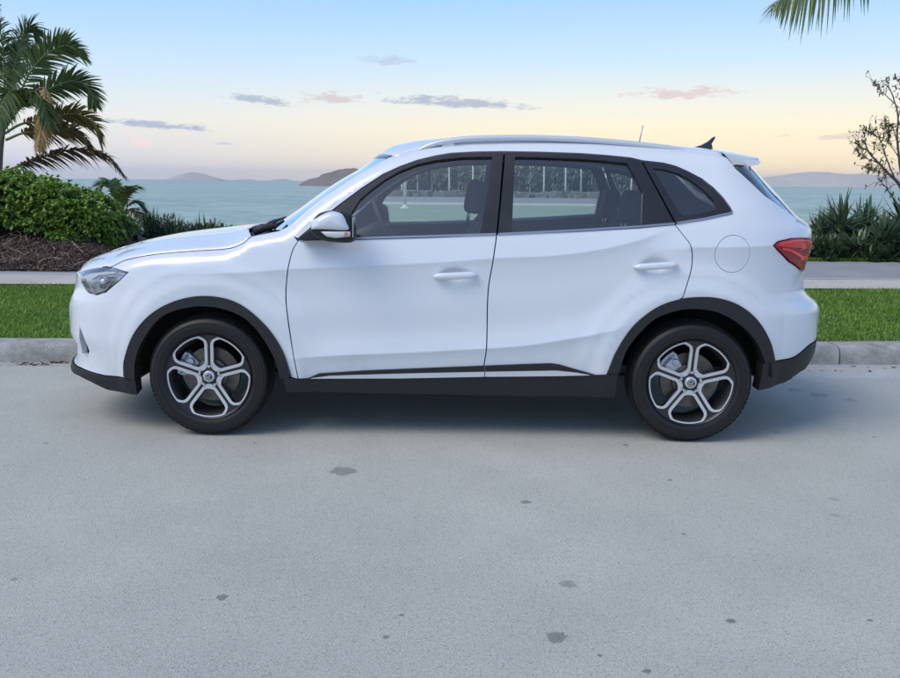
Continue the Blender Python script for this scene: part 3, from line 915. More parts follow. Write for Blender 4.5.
# ---- bonnet: lofted from the wing edge to the centre line
NB, NV = 44, 22
edge_pts = [SP(np.array(a), np.array(z))[0] for a, z in smooth_line([head_px[0], head_px[1], head_px[2]] + hood_edge, NB)]
edge_pts = np.array(edge_pts)
edge_pts[:, 1] += .006
edge_pts[:, 2] += .0015
sil = np.array([U(px, py, .05) for px, py in [(77.5, 271), (85, 263.5), (105, 252.5), (142, 240), (179, 232.5), (216, 228), (251, 224.2), (272, 223)]])
zcen = spl(sil[:, 0], sil[:, 1])
x_c0, x_c1 = float(XF(edge_pts[0][2])) + .012, edge_pts[-1][0] - .13
ue = np.linspace(0, 1, NB)
exn = (edge_pts[:, 0] - edge_pts[0, 0]) / (edge_pts[-1, 0] - edge_pts[0, 0])
hood = np.zeros((NB, 2 * NV + 1, 3))
for i in range(NB):
    ex, ey, ez = edge_pts[i]
    se = -ey
    cx_ = x_c0 + (x_c1 - x_c0) * exn[i]
    cz_ = max(float(zcen(cx_ - .02)), ez + .01)
    if i == 0: cz_ = ez + .012
    for j in range(NV + 1):
        v = j / NV
        vv = 1 - (1 - v) ** 1.25
        f2 = 1 - (1 - v) ** 2.3
        roll = .018 * (1 - math.exp(-v / .06)) * min(1, i / 6)
        crease = .010 * math.exp(-((v - .36) / .07) ** 2) * min(1, i / 10)
        x = ex + (cx_ - ex) * f2
        z = ez + (cz_ - ez - .018 * min(1, i / 6)) * (1 - (1 - v) ** 1.9) + roll + crease
        y = ey * (1 - v)
        hood[i, NV - (NV - j)] = (x, y, z)
        hood[i, 2 * NV - j] = (x, -y, z)
def grid_obj(name, Pg, mat, parent, thick=0.0, flip=False):
    a, b, _ = Pg.shape
    F = [[i * b + j, (i + 1) * b + j, (i + 1) * b + j + 1, i * b + j + 1] for i in range(a - 1) for j in range(b - 1)]
    if flip: F = [f[::-1] for f in F]
    ob = mesh_obj(name, Pg.reshape(-1, 3), F, mat, parent, True)
    if thick:
        md = ob.modifiers.new('skin', 'SOLIDIFY'); md.thickness = thick; md.offset = -1
        if isinstance(mat, (list, tuple)) and len(mat) > 1: md.material_offset = 1; md.material_offset_rim = 0
    return ob
for sd in (1, -1):
    MB().tube([(p[0], (p[1] - .0045) * sd, p[2] - .0015) for p in edge_pts[8:]], .0032, 5).build('bonnet_gap_line', M['under'], car, True)  # dark tube added to draw the shaded line of the shut gap
bonnet = grid_obj('bonnet', hood, [M['paint'], M['under']], car, .012)

# ---- screen and roof
NU, NVr = 120, 24
xe = np.concatenate([np.linspace(xa_cowl, -.30, 56), np.linspace(-.27, 1.46, 64)])
wsil = np.array([U(px, py, .12) for px, py in [(262, 231), (271, 227), (283, 220.5), (300, 209.5), (323.6, 192), (337, 183), (360, 170), (380, 161.5), (392, 157)]])
wcen = spl(wsil[:, 0], wsil[:, 1])
top = np.zeros((NU, 2 * NVr + 1, 3))
XH = U(393, 157, .6)[0]                       # header: where screen meets roof at the side
for i, x in enumerate(xe):
    z = float(TOP(x)); s = float(W(x, z))
    u = np.clip((x - xa_cowl) / (XH - xa_cowl), 0, 1)
    sh = .235 * (1 - u) + .135 * u
    sh *= 1 - ss(XH, XH + .75, x)
    cxx = x - sh
    zr = z + .050
    zw = float(wcen(cxx)) if x < XH + .12 else zr
    bl = ss(XH - .12, XH + .10, x)
    czz = zw * (1 - bl) + zr * bl
    for j in range(NVr + 1):
        v = j / NVr
        f = 1 - (1 - v) ** 2.4
        fz = 1 - (1 - v) ** 2.2
        roll = .012 * (1 - math.exp(-v / .05)) * bl
        px_ = x + (cxx - x) * f; pz_ = z + (czz - z - .012 * bl) * fz + roll
        top[i, j] = (px_, -s * (1 - v), pz_); top[i, 2 * NVr - j] = (px_, s * (1 - v), pz_)
iw = int(np.searchsorted(xe, XH))
roof = grid_obj('roof', top[iw:], [M['paint'], M['headliner']], car, .02)
roof.modifiers[0].thickness = .02
scr_frame = MB()
b_ = 2 * NVr + 1
def sub(i0, i1, j0, j1): return top[i0:i1 + 1, j0:j1 + 1]
screen = grid_obj('windscreen', sub(1, iw - 1, 1, b_ - 2), M['glass'], car)
for j0, j1 in ((0, 1), (b_ - 2, b_ - 1)):
    grid_obj('screen_edge', sub(0, iw, j0, j1), M['paint'], screen, .02)
grid_obj('screen_header', sub(iw - 3, iw, 1, b_ - 2) + np.array([0, 0, .001]), M['gloss_black'], screen, .006)
# cowl and wipers
cw = []
for j in range(b_):
    p = top[0, j]; q = hood[-1, min(2 * NV, int(round(j / (b_ - 1) * 2 * NV)))]
    cw.append([q + [0.0, 0, -.03], (p + q) / 2 + [0, 0, -.025], p + [0.03, 0, -.004]])
cowl = grid_obj('cowl', np.array(cw).transpose(1, 0, 2), M['plastic'], car, .01)
for k, (v0, v1_, i1_) in enumerate(((.10, .46, 10), (.52, .90, 9))):
    j0 = int(v0 * (b_ - 1)); j1 = int(v1_ * (b_ - 1))
    pts = [top[0, j0] + [-.03, 0, .012], top[1, j0 + 2] + [-.01, 0, .035], top[4, (j0 * 2 + j1) // 3] + [-.01, 0, .028], top[8 if k == 0 else 7, j1] + [-.008, 0, .015]]
    wp = MB().tube(curve3(pts, 14), np.linspace(.010, .005, 14), 6).build('wiper', M['plastic'], car, True)
    bl_ = [top[1, min(b_ - 3, j0 + 3)] + [-.006, 0, .012], top[5, (j0 + j1) // 2] + [-.006, 0, .012], top[9, j1] + [-.006, 0, .012]]
    MB().tube(curve3(bl_, 14), .006, 6).build('wiper_blade', M['plastic'], wp, True)
# wiper root that shows at the near corner of the screen
q = [U(254, 232, .70), U(262, 229.5, .70), U(275, 226.5, .70), U(283, 221, .66)]
MB().tube([(q[0][0], -.70, q[0][1]), (q[1][0], -.70, q[1][1] + .006), (q[2][0], -.69, q[2][1]), (q[3][0], -.64, q[3][1])], [.020, .024, .012, .007], 8).build('wiper_pivot', M['plastic'], car, True)

# ---- spoiler, roof rails, aerials
def spoiler():
    ys = np.linspace(-1, 1, 33)
    rows = []
    x0, x1 = U(725, 156, .5)[0], U(759.5, 162, .40)[0]
    zt0 = float(TOP(1.44)); ztip = U(759.5, 161, .40)[1]; zbt = U(757, 166, .40)[1]; zin = U(736, 168, .55)[1]
    for v in ys:
        a = abs(v)
        s = .585 * v
        droop = .0
        crown = .048 * (1 - a ** 2.4)
        tip = x1 - .055 * a ** 3 + .0 + .03 * (1 - a ** 2)
        row = [(x0 - .03, zt0 + crown * 1.0 + .002), (x0 + .05, zt0 + crown * .96 - .008), (tip - .05, ztip + crown * .8 + .004), (tip - .012, ztip + crown * .75), (tip, (ztip + zbt) / 2 + crown * .7), (tip - .012, zbt + crown * .65), (x0 + .11, zin + crown * .4 + .01), (x0 + .02, zin + crown * .3 + .02)]
        rows.append([(x, -s, z) for x, z in row])
    a_ = np.array(rows)
    n, k, _ = a_.shape
    F = []
    for i in range(n - 1):
        for j in range(k):
            F.append([i * k + j, i * k + (j + 1) % k, (i + 1) * k + (j + 1) % k, (i + 1) * k + j])
    F.append(list(range(k))[::-1]); F.append([(n - 1) * k + j for j in range(k)])
    F = [f[::-1] for f in F]
    ob = mesh_obj('rear_spoiler', a_.reshape(-1, 3), F, M['paint'], car, True)
    ob.data.set_sharp_from_angle(angle=R(38))
spoiler()
for sd in (1, -1):
    rp = [(417, 149.3), (428, 144.5), (442, 140.8), (460, 138.2), (485, 136.8), (530, 136.4), (580, 138.2), (620, 141.2), (650, 144.4), (675, 147.8), (694, 151.8)]
    pts = [(U(a, b, .60)[0], -.585 * sd, U(a, b, .585)[1]) for a, b in rp]
    c = curve3(pts, 60)
    V, F = [], []
    for i, p in enumerate(c):
        f = min(1, i / 8, (59 - i) / 8) ** .6
        hw, hh = .014 + .007 * f, .006 + .0105 * f
        for k in range(8):
            th_ = 2 * math.pi * k / 8 + math.pi / 8
            V.append((p[0], p[1] + hw * math.cos(th_) * 1.05, p[2] - .008 + hh * math.sin(th_)))
    for i in range(59):
        for k in range(8):
            F.append([i * 8 + k, i * 8 + (k + 1) % 8, (i + 1) * 8 + (k + 1) % 8, (i + 1) * 8 + k])
    F.append(list(range(8))[::-1]); F.append([59 * 8 + k for k in range(8)])
    rail = mesh_obj('roof_rail', V, F, M['silver'], car, True)
    for k in (14, 44):
        MB().box((c[k][0], c[k][1], c[k][2] - .025), (.07, .022, .04), ch=.006).build('rail_foot', M['silver'], rail)
fin_o = [U(a, b, .0) for a, b in [(692, 150), (694, 147.2), (701, 145.3), (708, 141.5), (713, 137.2), (715.5, 136.6), (714.5, 139), (711, 144), (711.5, 148), (712, 151)]]
V = []
for sgn, kk in ((-1, 1), (1, 1)):
    for (a, b) in fin_o:
        wd = .028 * np.clip((fin_o[4][1] + .012 - b) / .09, .08, 1)
        V.append((a, sgn * wd, b))
n = len(fin_o)
F = [[i, (i + 1) % n, n + (i + 1) % n, n + i] for i in range(n)] + [list(range(n))[::-1], [n + i for i in range(n)]]
mesh_obj('roof_fin', V, F, M['gloss_black'], car, False)
a0, a1 = U(638.5, 146, 0), U(643, 125.5, 0)
MB().tube([(a0[0], 0, a0[1]), (a1[0], 0, a1[1])], [.0045, .0025], 6).build('aerial', M['belt'], car, True)

# ---- mirrors
for sd in (1, -1):
    oc = smooth_line([U(a, b, 1.0) for a, b in [(311.5, 229.5), (312.5, 222), (317, 217.6), (323.6, 213.6), (331.8, 211), (340, 211.8), (346, 215.5), (350, 222), (351.2, 231.2), (330, 230.8)]], 40)
    cap = prism('door_mirror', oc, .955, 1.085, M['paint'], car, sd, dome=.075, e=.55)
    ob_ = smooth_line([U(a, b, 1.0) for a, b in [(310, 229.6), (318, 214.5), (335, 210.4), (346, 213.5), (352.5, 219), (354.9, 230), (353.8, 241.2), (341, 242.6), (326, 240.8), (316, 236.5)]], 44)
    prism('mirror_housing', ob_, .945, 1.062, M['plastic'], cap, sd, dome=.05, e=.45)
    oi = [U(a, b, 1.06) for a, b in [(321, 231.6), (335, 231.4), (350.6, 231.6), (350.4, 236.4), (336, 238.0), (327, 236.6)]]
    ind = prism('indicator_lens', oi, 1.04, 1.083, M['lens_white'], cap, sd, dome=.012, e=.6)
    oa = [U(a, b, 1.07) for a, b in [(344.3, 232.2), (347.6, 232.2), (347.6, 235.9), (344.3, 236.2)]]
    prism('amber_bulb', oa, 1.06, 1.0865, M['amber'], cap, sd, dome=.004)
    st = [U(a, b, .9) for a, b in [(300, 239.5), (310, 229), (326, 228), (330, 239.5)]]
    prism('mirror_stalk', st, .80, .97, M['plastic'], cap, sd, dome=.01)
    mg = [U(a, b, 1.0) for a, b in [(353.9, 219.5), (355.6, 230), (354.6, 240.8), (353.6, 240.8), (353.6, 220)]]
    gx = max(p[0] for p in ob_)
    MB().box((gx - .006, -1.005 * sd, (min(p[1] for p in ob_) + max(p[1] for p in ob_)) / 2), (.004, .09, .10)).build('mirror_glass', M['chrome'], cap)

# ---- wheels
def lathe_obj(name, prof, mat, parent, n=64, auto=35):
    return MB().lathe(prof, n).build(name, mat, parent, True, auto)
def make_wheel(xc, sd, phase, caliper_ang, front):
    """outer face towards -y; for the far side the whole thing is turned round"""
    RS = .935
    mb = MB()
    # barrel and lip
    mb.lathe([(r_ * RS, h_) for r_, h_ in [(.236, -.006), (.240, -.010), (.240, -.002), (.232, .004), (.222, .012), (.208, .05), (.200, .11), (.206, .17), (.225, .19), (.236, .195)]], 64)
    wheel = mb.build('wheel', M['barrel'], car, True, 40)
    wheel.location = (xc, -.888 * sd, TYRE_R)
    wheel.scale = (TYRE_R / .3180,) * 3
    if sd < 0: wheel.rotation_euler = (0, 0, math.pi)
    # tyre
    tp = [(.234, .03), (.236, .002), (.244, -.006), (.254, -.0115), (.257, -.0120), (.2575, -.0138), (.2595, -.0138), (.260, -.0124), (.264, -.0128), (.2645, -.0150), (.2695, -.0152), (.270, -.0132), (.283, -.0125), (.2835, -.0142), (.2855, -.0140), (.286, -.0112), (.2945, -.0072), (.303, .001), (.3085, .010), (.3125, .020), (.3155, .032)]
    for a in (.052, .088, .124):
        tp += [(.317, a - .005), (.309, a - .0045), (.309, a + .0045), (.3175, a + .005)]
    tp += [(.3155, .160), (.312, .172), (.303, .188), (.28, .198), (.25, .196), (.236, .19)]
    tp = [(r_ + .0005 if r_ > .3 else (r_ - .016 * max(0, (.275 - r_) / .041) if r_ < .275 else r_), h) for r_, h in tp]
    tyre = lathe_obj('tyre', tp, M['rubber'], wheel, 96, 28)
    # shoulder sipes, real cuts of rubber standing on the shoulder
    sp = MB()
    for k in range(72):
        th_ = 2 * math.pi * k / 72
        for (ra, ya, rb_, yb) in ((.3055, .002, .3168, .030),):
            dth = 2 * math.pi / 72 * .36
            p = []
            for tt in (th_ - dth, th_ + dth):
                for (r_, y_) in ((ra, ya), (rb_, yb)):
                    p.append((r_ * math.cos(tt), y_, r_ * math.sin(tt)))
            for tt in (th_ - dth, th_ + dth):
                for (r_, y_) in ((ra + .0035, ya - .0032), (rb_ + .0022, yb - .001)):
                    p.append((r_ * math.cos(tt), y_, r_ * math.sin(tt)))
            sp.add(p, [[4, 5, 7, 6], [0, 4, 6, 2], [1, 3, 7, 5], [0, 1, 5, 4], [2, 6, 7, 3]])
    sp.build('tread_blocks', M['rubber'], tyre)
    # dark spoke disc with five windows
    def window(off_side, r_out, r_in, cham):
        """one window outline, centred on +z (local), as list of (t, r)"""
        sl = R(36)
        # side line parallel to the ray at 36 deg, shifted by off_side
        nx, nz = math.cos(sl), -math.sin(sl)         # inward normal of right hand ray is (-nx, -nz)
        def side_pt(d):                              # d along the ray
            return (math.sin(sl) * d - nx * off_side, math.cos(sl) * d - nz * off_side)
        right = []
        d0 = r_in
        d1 = r_out - cham
        right.append(side_pt(d0)); right.append(side_pt((d0 + d1) / 2)); right.append(side_pt(d1))
        # chamfer to the outer arc
        a_end = math.atan2(side_pt(d1)[0], side_pt(d1)[1]) * .70
        arc = [(r_out * math.sin(a), r_out * math.cos(a)) for a in np.linspace(a_end, 0, 6)]
        pts = right + arc
        left = [(-a, b) for a, b in pts[:-1]][::-1]
        apex = side_pt(d0)
        n_ = 7                                        # rounded bottom
        w_ = apex[0]
        bot = [(-w_ * math.cos(math.pi * k / n_), apex[1] - w_ * .45 * math.sin(math.pi * k / n_)) for k in range(1, n_)]
        out = [np.array(q) for q in pts + left + bot]
        for _ in range(2):                            # cut the corners round
            out = [p_ for i in range(len(out)) for p_ in (out[i] * .78 + out[(i + 1) % len(out)] * .22, out[i] * .22 + out[(i + 1) % len(out)] * .78)]
        return [(float(a) * RS, float(b) * RS) for a, b in out]
    outer = window(.0080, .2325, .067, .030)
    inner = window(.0245, .2245, .088, .026)
    rot = lambda pts, th_: [(a * math.cos(th_) + b * math.sin(th_), -a * math.sin(th_) + b * math.cos(th_)) for a, b in pts]
    angs = [math.pi + phase + k * 2 * math.pi / 5 for k in range(5)]
    holes = [rot(inner, a) for a in angs]
    def dish(a, z, off=0.0):
        a = np.asarray(a); z = np.asarray(z)
        r_ = np.hypot(a, z)
        y = .004 + .020 * ss(.20, .05, r_) * 0 + .016 * (1 - (r_ / .235) ** 2) - .004
        p = np.stack([a, y - off, z], -1)
        g_ = -2 * .016 / .235 ** 2
        n_ = np.stack([a * g_, -np.ones_like(a), z * g_], -1); n_ /= np.linalg.norm(n_, axis=-1, keepdims=True)
        return p, n_
    panel('spoke_disc', ring_poly(0, 0, .2345 * RS, .2345 * RS, 72), M['rimdark'], wheel, holes=holes, off=-.002, th=.030, g=.02, surf=dish)
    for a in angs:
        panel('spoke_face', rot(outer, a), M['machined'], wheel, holes=[rot(inner, a)], off=.004, th=.010, g=.016, surf=dish)
    cap = MB().lathe([(.0005, -.004), (.022, -.003), (.0285, 0), (.031, .006), (.031, .02)], 32).build('centre_cap', M['machined'], wheel, True, 40)
    MB().lathe([(.0005, -.0065), (.019, -.0060), (.0205, -.003)], 32).build('cap_face', M['gloss_black'], cap, True)
    em = MB()
    for (ra, rb_, aa, ab) in ((.0125, .0165, .3, 5.6), (.004, .0085, 2.5, 7.4)):
        t_ = np.linspace(aa, ab, 18)
        vv = [(ra * math.cos(k), -.0072, ra * math.sin(k)) for k in t_] + [(rb_ * math.cos(k), -.0072, rb_ * math.sin(k)) for k in t_]
        em.add(vv, [[i, i + 18, i + 19, i + 1] for i in range(17)])
    em.build('cap_emblem', M['chrome'], cap)
    for k in range(5):
        th_ = angs[k] + math.pi / 5
        nx_, nz_ = .052 * math.sin(th_), .052 * math.cos(th_)
        MB().lathe([(.0005, .006), (.0075, .006), (.0090, .009), (.0090, .028)], 6, c=(nx_, 0, nz_)).build('wheel_nut', M['chrome'], wheel, False)
        MB().lathe([(.0150, .0115), (.0155, .0085), (.0165, .0115)], 20, c=(nx_, 0, nz_)).build('nut_pocket', M['rimdark'], wheel, True)
    lathe_obj('brake_disc', [(.055, .05), (.085, .055), (.088, .072), (.145, .072), (.147, .075), (.147, .092), (.09, .092)], M['disc'], wheel, 48)
    cm = MB()
    cs, sn = math.cos(caliper_ang), math.sin(caliper_ang)
    for (ri, ro, da, y0, y1) in ((.088, .165, .40, .050, .067), (.150, .178, .36, .050, .12), (.10, .15, .20, .036, .052)):
        p = []
        for y in (y0, y1):
            for tt in np.linspace(-da, da, 7):
                for r_ in (ri, ro):
                    p.append((r_ * math.cos(caliper_ang + tt), y, r_ * math.sin(caliper_ang + tt)))
        f = []
        for i in range(6):
            a = 2 * i
            f += [[a, a + 1, a + 3, a + 2], [14 + a, 14 + a + 2, 14 + a + 3, 14 + a + 1], [a, a + 2, 14 + a + 2, 14 + a], [a + 1, 14 + a + 1, 14 + a + 3, a + 3]]
        f += [[0, 14, 15, 1], [12, 13, 27, 26]]
        cm.add(p, f)
    cal = cm.build('brake_caliper', M['caliper'], wheel)
    for tt in (-.22, .22):
        p0 = (.125 * math.cos(caliper_ang + tt), .030, .125 * math.sin(caliper_ang + tt))
        MB().lathe([(.0005, 0), (.016, .001), (.020, .006), (.020, .02)], 18, c=p0).build('caliper_piston', M['caliper'], cal, True, 40)
    return wheel
make_wheel(XWF, 1, R(2), R(158), True)
make_wheel(XWR, 1, R(3), R(140), False)
make_wheel(XWF, -1, R(20), R(22), True)
make_wheel(XWR, -1, R(40), R(40), False)

# ---- wheel housings, underbody
for xc in (XWF, XWR):
    for sd in (1, -1):
        th_ = np.linspace(R(2), R(178), 32)
        g_ = []
        for (r_, s_) in ((.440, .845), (.440, .80), (.43, .60), (.41, .50), (.05, .50)):
            g_.append([(xc + r_ * math.cos(k), -s_ * sd, ARCH_Z + r_ * math.sin(k) * (.98)) for k in th_])
        grid_obj('wheel_liner', np.array(g_), M['under'], car)
        MB().tube([(xc + .02, -.60 * sd, .30), (xc + .03, -.56 * sd, .72)], .045, 12).tube([(xc + .02, -.62 * sd, .33), (xc + .025, -.60 * sd, .55)], .022, 10).build('suspension_strut', M['under'], car, True)
fl = MB()
fl.box((0, 0, .285), (XWR - XWF - .92, 1.50, .12), ch=.03)
fl.box(((XWF - .46 - 2.0) / 2, 0, .30), (2.0 + XWF - .46 + .0 if False else abs(-2.0 - (XWF - .46)), 1.25, .12), ch=.03)
fl.box(((XWR + .46 + 1.95) / 2, 0, .33), (1.95 - (XWR + .46), 1.20, .14), ch=.03)
fl.box((XWF, 0, .36), (.94, .98, .14)); fl.box((XWR, 0, .36), (.94, .98, .14))
fl.build('underbody', M['under'], car)
MB().tube([(XWR + .25, .35, .24), (XWR + .75, .35, .26)], .035, 12).build('exhaust', M['disc'], car, True)

# ---- cabin
MB().box((.25, 0, .37), (2.5, 1.50, .04)).build('cabin_floor', M['trim'], car)
db = []
for v in np.linspace(-.70, .70, 9):
    db.append([(-1.05, v, .97), (-.98, v, 1.02), (-.78, v, 1.045 + .012 * math.cos(v * 4)), (-.66, v, 1.01), (-.63, v, .93), (-.68, v, .70), (-.75, v, .45)])
grid_obj('dashboard', np.array(db), M['trim'], car, .02, True)
MB().box((-.655, .0, 1.045), (.02, .26, .15), ch=.006).build('centre_screen', M['gloss_black'], car)
MB().box((-.15, 0, .58), (1.0, .20, .26), ch=.03).build('centre_console', M['trim'], car)
swc = np.array([U(386, 224, -.36)[0], .36, U(386, 224, -.36)[1] - .01])
swt = R(24)
sw = MB()
th_ = np.linspace(0, 2 * math.pi, 41)
ax1, ax2 = np.array([0, 1, 0]), np.array([-math.sin(swt) * -1, 0, math.cos(swt)]) * np.array([-1, 1, 1])
sw.tube([swc + .185 * (math.cos(k) * ax1 + math.sin(k) * ax2) for k in th_], .016, 8, cap=False)
for k in (R(0), R(180), R(270)):
    sw.tube([swc, swc + .18 * (math.cos(k) * ax1 + math.sin(k) * ax2)], .014, 6)
sw.build('steering_wheel', M['trim'], car, True)
MB().tube([swc + [-.02, 0, 0], swc + [-.30, 0, -.13]], .045, 10).build('steering_column', M['trim'], car, True)

def rounded_slab(c, d, lean, name, mat, parent, n=10):
    """soft cushion: superellipsoid, leaned about y"""
    V, F = [], []
    nu, nv = 24, 13
    for j in range(nv):
        ph = -math.pi / 2 + math.pi * j / (nv - 1)
        for i in range(nu):
            t_ = 2 * math.pi * i / nu
            f = lambda v, e: math.copysign(abs(v) ** e, v)
            x = d[0] / 2 * f(math.cos(ph), .45) * f(math.cos(t_), .45)
            y = d[1] / 2 * f(math.cos(ph), .45) * f(math.sin(t_), .45)
            z = d[2] / 2 * f(math.sin(ph), .45)
            y *= 1 - .10 * (z / d[2] + .5)
            V.append((x * math.cos(lean) + z * math.sin(lean) + c[0], y + c[1], -x * math.sin(lean) + z * math.cos(lean) + c[2]))
    for j in range(nv - 1):
        for i in range(nu):
            F.append([j * nu + i, j * nu + (i + 1) % nu, (j + 1) * nu + (i + 1) % nu, (j + 1) * nu + i])
    return mesh_obj(name, V, F, mat, parent, True)
def seat(x, y, wd, headrest_xz, name):
    b = rounded_slab((x - .22, y, .56), (.52, wd, .16), 0, name, M['seat'], car)
    rounded_slab((x + .10, y, .86), (.15, wd * .96, .60), R(20), 'backrest', M['seat'], b)
    hx, hz = headrest_xz
    rounded_slab((hx, y, hz), (.10, .25, .19), R(12), 'headrest', M['seat'], b)
    for k in (-.06, .06):
        MB().tube([(hx - .015, y + k, hz - .02), (hx - .045, y + k, hz - .20)], .007, 6).build('headrest_post', M['chrome'], b, True)
    return b
hf = U(474.5, 195, .36)
hf2 = U(474.5, 195, -.36)
seat(hf[0] - .12, -.36, .50, (hf[0], hf[1] - .01), 'front_seat')
seat(hf[0] - .12, .36, .50, (hf[0], hf[1] - .01), 'front_seat')
hr = U(622, 202, .0)
for y in (-.36, .36):
    seat(hr[0] - .10, y, .56, (hr[0] - .02, hr[1] - .02), 'rear_seat')
tag(car, 'white five-door SUV parked side-on at the kerb with black wheel arches', 'car')

# ================================================================== the place
KY = R(1.9)
def site(u, v, z=0.0):
    """u along the kerb, v away from the camera, v = 0 at the foot of the kerb"""
    return np.array([u * math.cos(KY) - v * math.sin(KY), 1.11 + u * math.sin(KY) + v * math.cos(KY), z])
def site_a(u, v, z):
    u, v, z = np.broadcast_arrays(np.asarray(u, float), np.asarray(v, float), np.asarray(z, float))
    return np.stack([u * math.cos(KY) - v * math.sin(KY), 1.11 + u * math.sin(KY) + v * math.cos(KY), z], -1)
def fast_mesh(name, V, F, mats, parent=None, tint=None, smooth=False):
    """F: (n, k) integer array, all faces with the same corner count"""
    V = np.asarray(V, np.float32); F = np.asarray(F, np.int32)
    me = bpy.data.meshes.new(name)
    n, k = F.shape
    me.vertices.add(len(V)); me.vertices.foreach_set('co', V.ravel())
    me.loops.add(n * k); me.loops.foreach_set('vertex_index', F.ravel())
    me.polygons.add(n); me.polygons.foreach_set('loop_start', np.arange(0, n * k, k, dtype=np.int32))
    if smooth: me.polygons.foreach_set('use_smooth', np.ones(n, bool))
    for mm in (mats if isinstance(mats, (list, tuple)) else [mats]): me.materials.append(mm)
    if tint is not None:
        at_ = me.attributes.new('tint', 'FLOAT', 'POINT'); at_.data.foreach_set('value', np.asarray(tint, np.float32))
    me.update(calc_edges=True)
    me.validate()
    ob = bpy.data.objects.new(name, me); col.objects.link(ob)
    if parent is not None: ob.parent = parent
    return ob
def unit(a): return a / (np.linalg.norm(a, axis=-1, keepdims=True) + 1e-12)
def straps(base, d, L, wd, droop, segs=3, tint=None, side=None, tipw=0.08, belly=0.35, fold=0.0):
    """strap-shaped leaves; arrays of N. returns V, F(quads), tint"""
    base, d = np.asarray(base, float), unit(np.asarray(d, float))
    N = len(base)
    L, wd, droop = [np.broadcast_to(np.asarray(q, float), (N,)) for q in (L, wd, droop)]
    if side is None:
        side = np.cross(d, np.array([0, 0, 1.0])) + 1e-4
    side = unit(side)
    nrm = unit(np.cross(side, d))
    rows = []
    for k in range(segs + 1):
        t_ = k / segs
        p = base + d * (L * t_)[:, None] + np.array([0, 0, -1.0]) * (droop * L * t_ * t_)[:, None]
        w_ = wd * (0.55 + 0.45 * min(1, t_ / belly)) * (1 if t_ < belly else max(tipw, 1 - ((t_ - belly) / (1 - belly)) ** 1.6 * (1 - tipw)))
        rows.append(p - side * (w_ / 2)[:, None])
        if fold: rows.append(p - nrm * (w_ * fold)[:, None])
        rows.append(p + side * (w_ / 2)[:, None])
    c = 3 if fold else 2
    V = np.stack(rows, 1)
    m_ = V.shape[1]
    f = []
    for k in range(segs):
        for j in range(c - 1):
            f.append([k * c + j, k * c + j + 1, (k + 1) * c + j + 1, (k + 1) * c + j])
    F = (np.arange(N) * m_)[:, None, None] + np.array(f)[None]
    tt = np.repeat(np.broadcast_to(np.asarray(tint if tint is not None else rng.random(N), float), (N,)), m_)
    return V.reshape(-1, 3), F.reshape(-1, 4), tt
def leaf_mat(name, stops, rough=0.5, transl=0.25, spec=0.35):
    mt, g, b, o = newmat(name)
    at_ = g.n('ShaderNodeAttribute', attribute_name='tint')
    c = g.ramp(at_.outputs['Fac'], stops)
    g.put(b.inputs['Base Color'], c)
    b.inputs['Roughness'].default_value = rough
    b.inputs['Specular IOR Level'].default_value = spec
    tl = g.n('ShaderNodeBsdfTranslucent'); g.put(tl.inputs[0], c)
    mx = g.n('ShaderNodeMixShader'); mx.inputs[0].default_value = transl
    mt.node_tree.links.new(b.outputs[0], mx.inputs[1]); mt.node_tree.links.new(tl.outputs[0], mx.inputs[2])
    mt.node_tree.links.new(mx.outputs[0], o.inputs[0])
    return mt

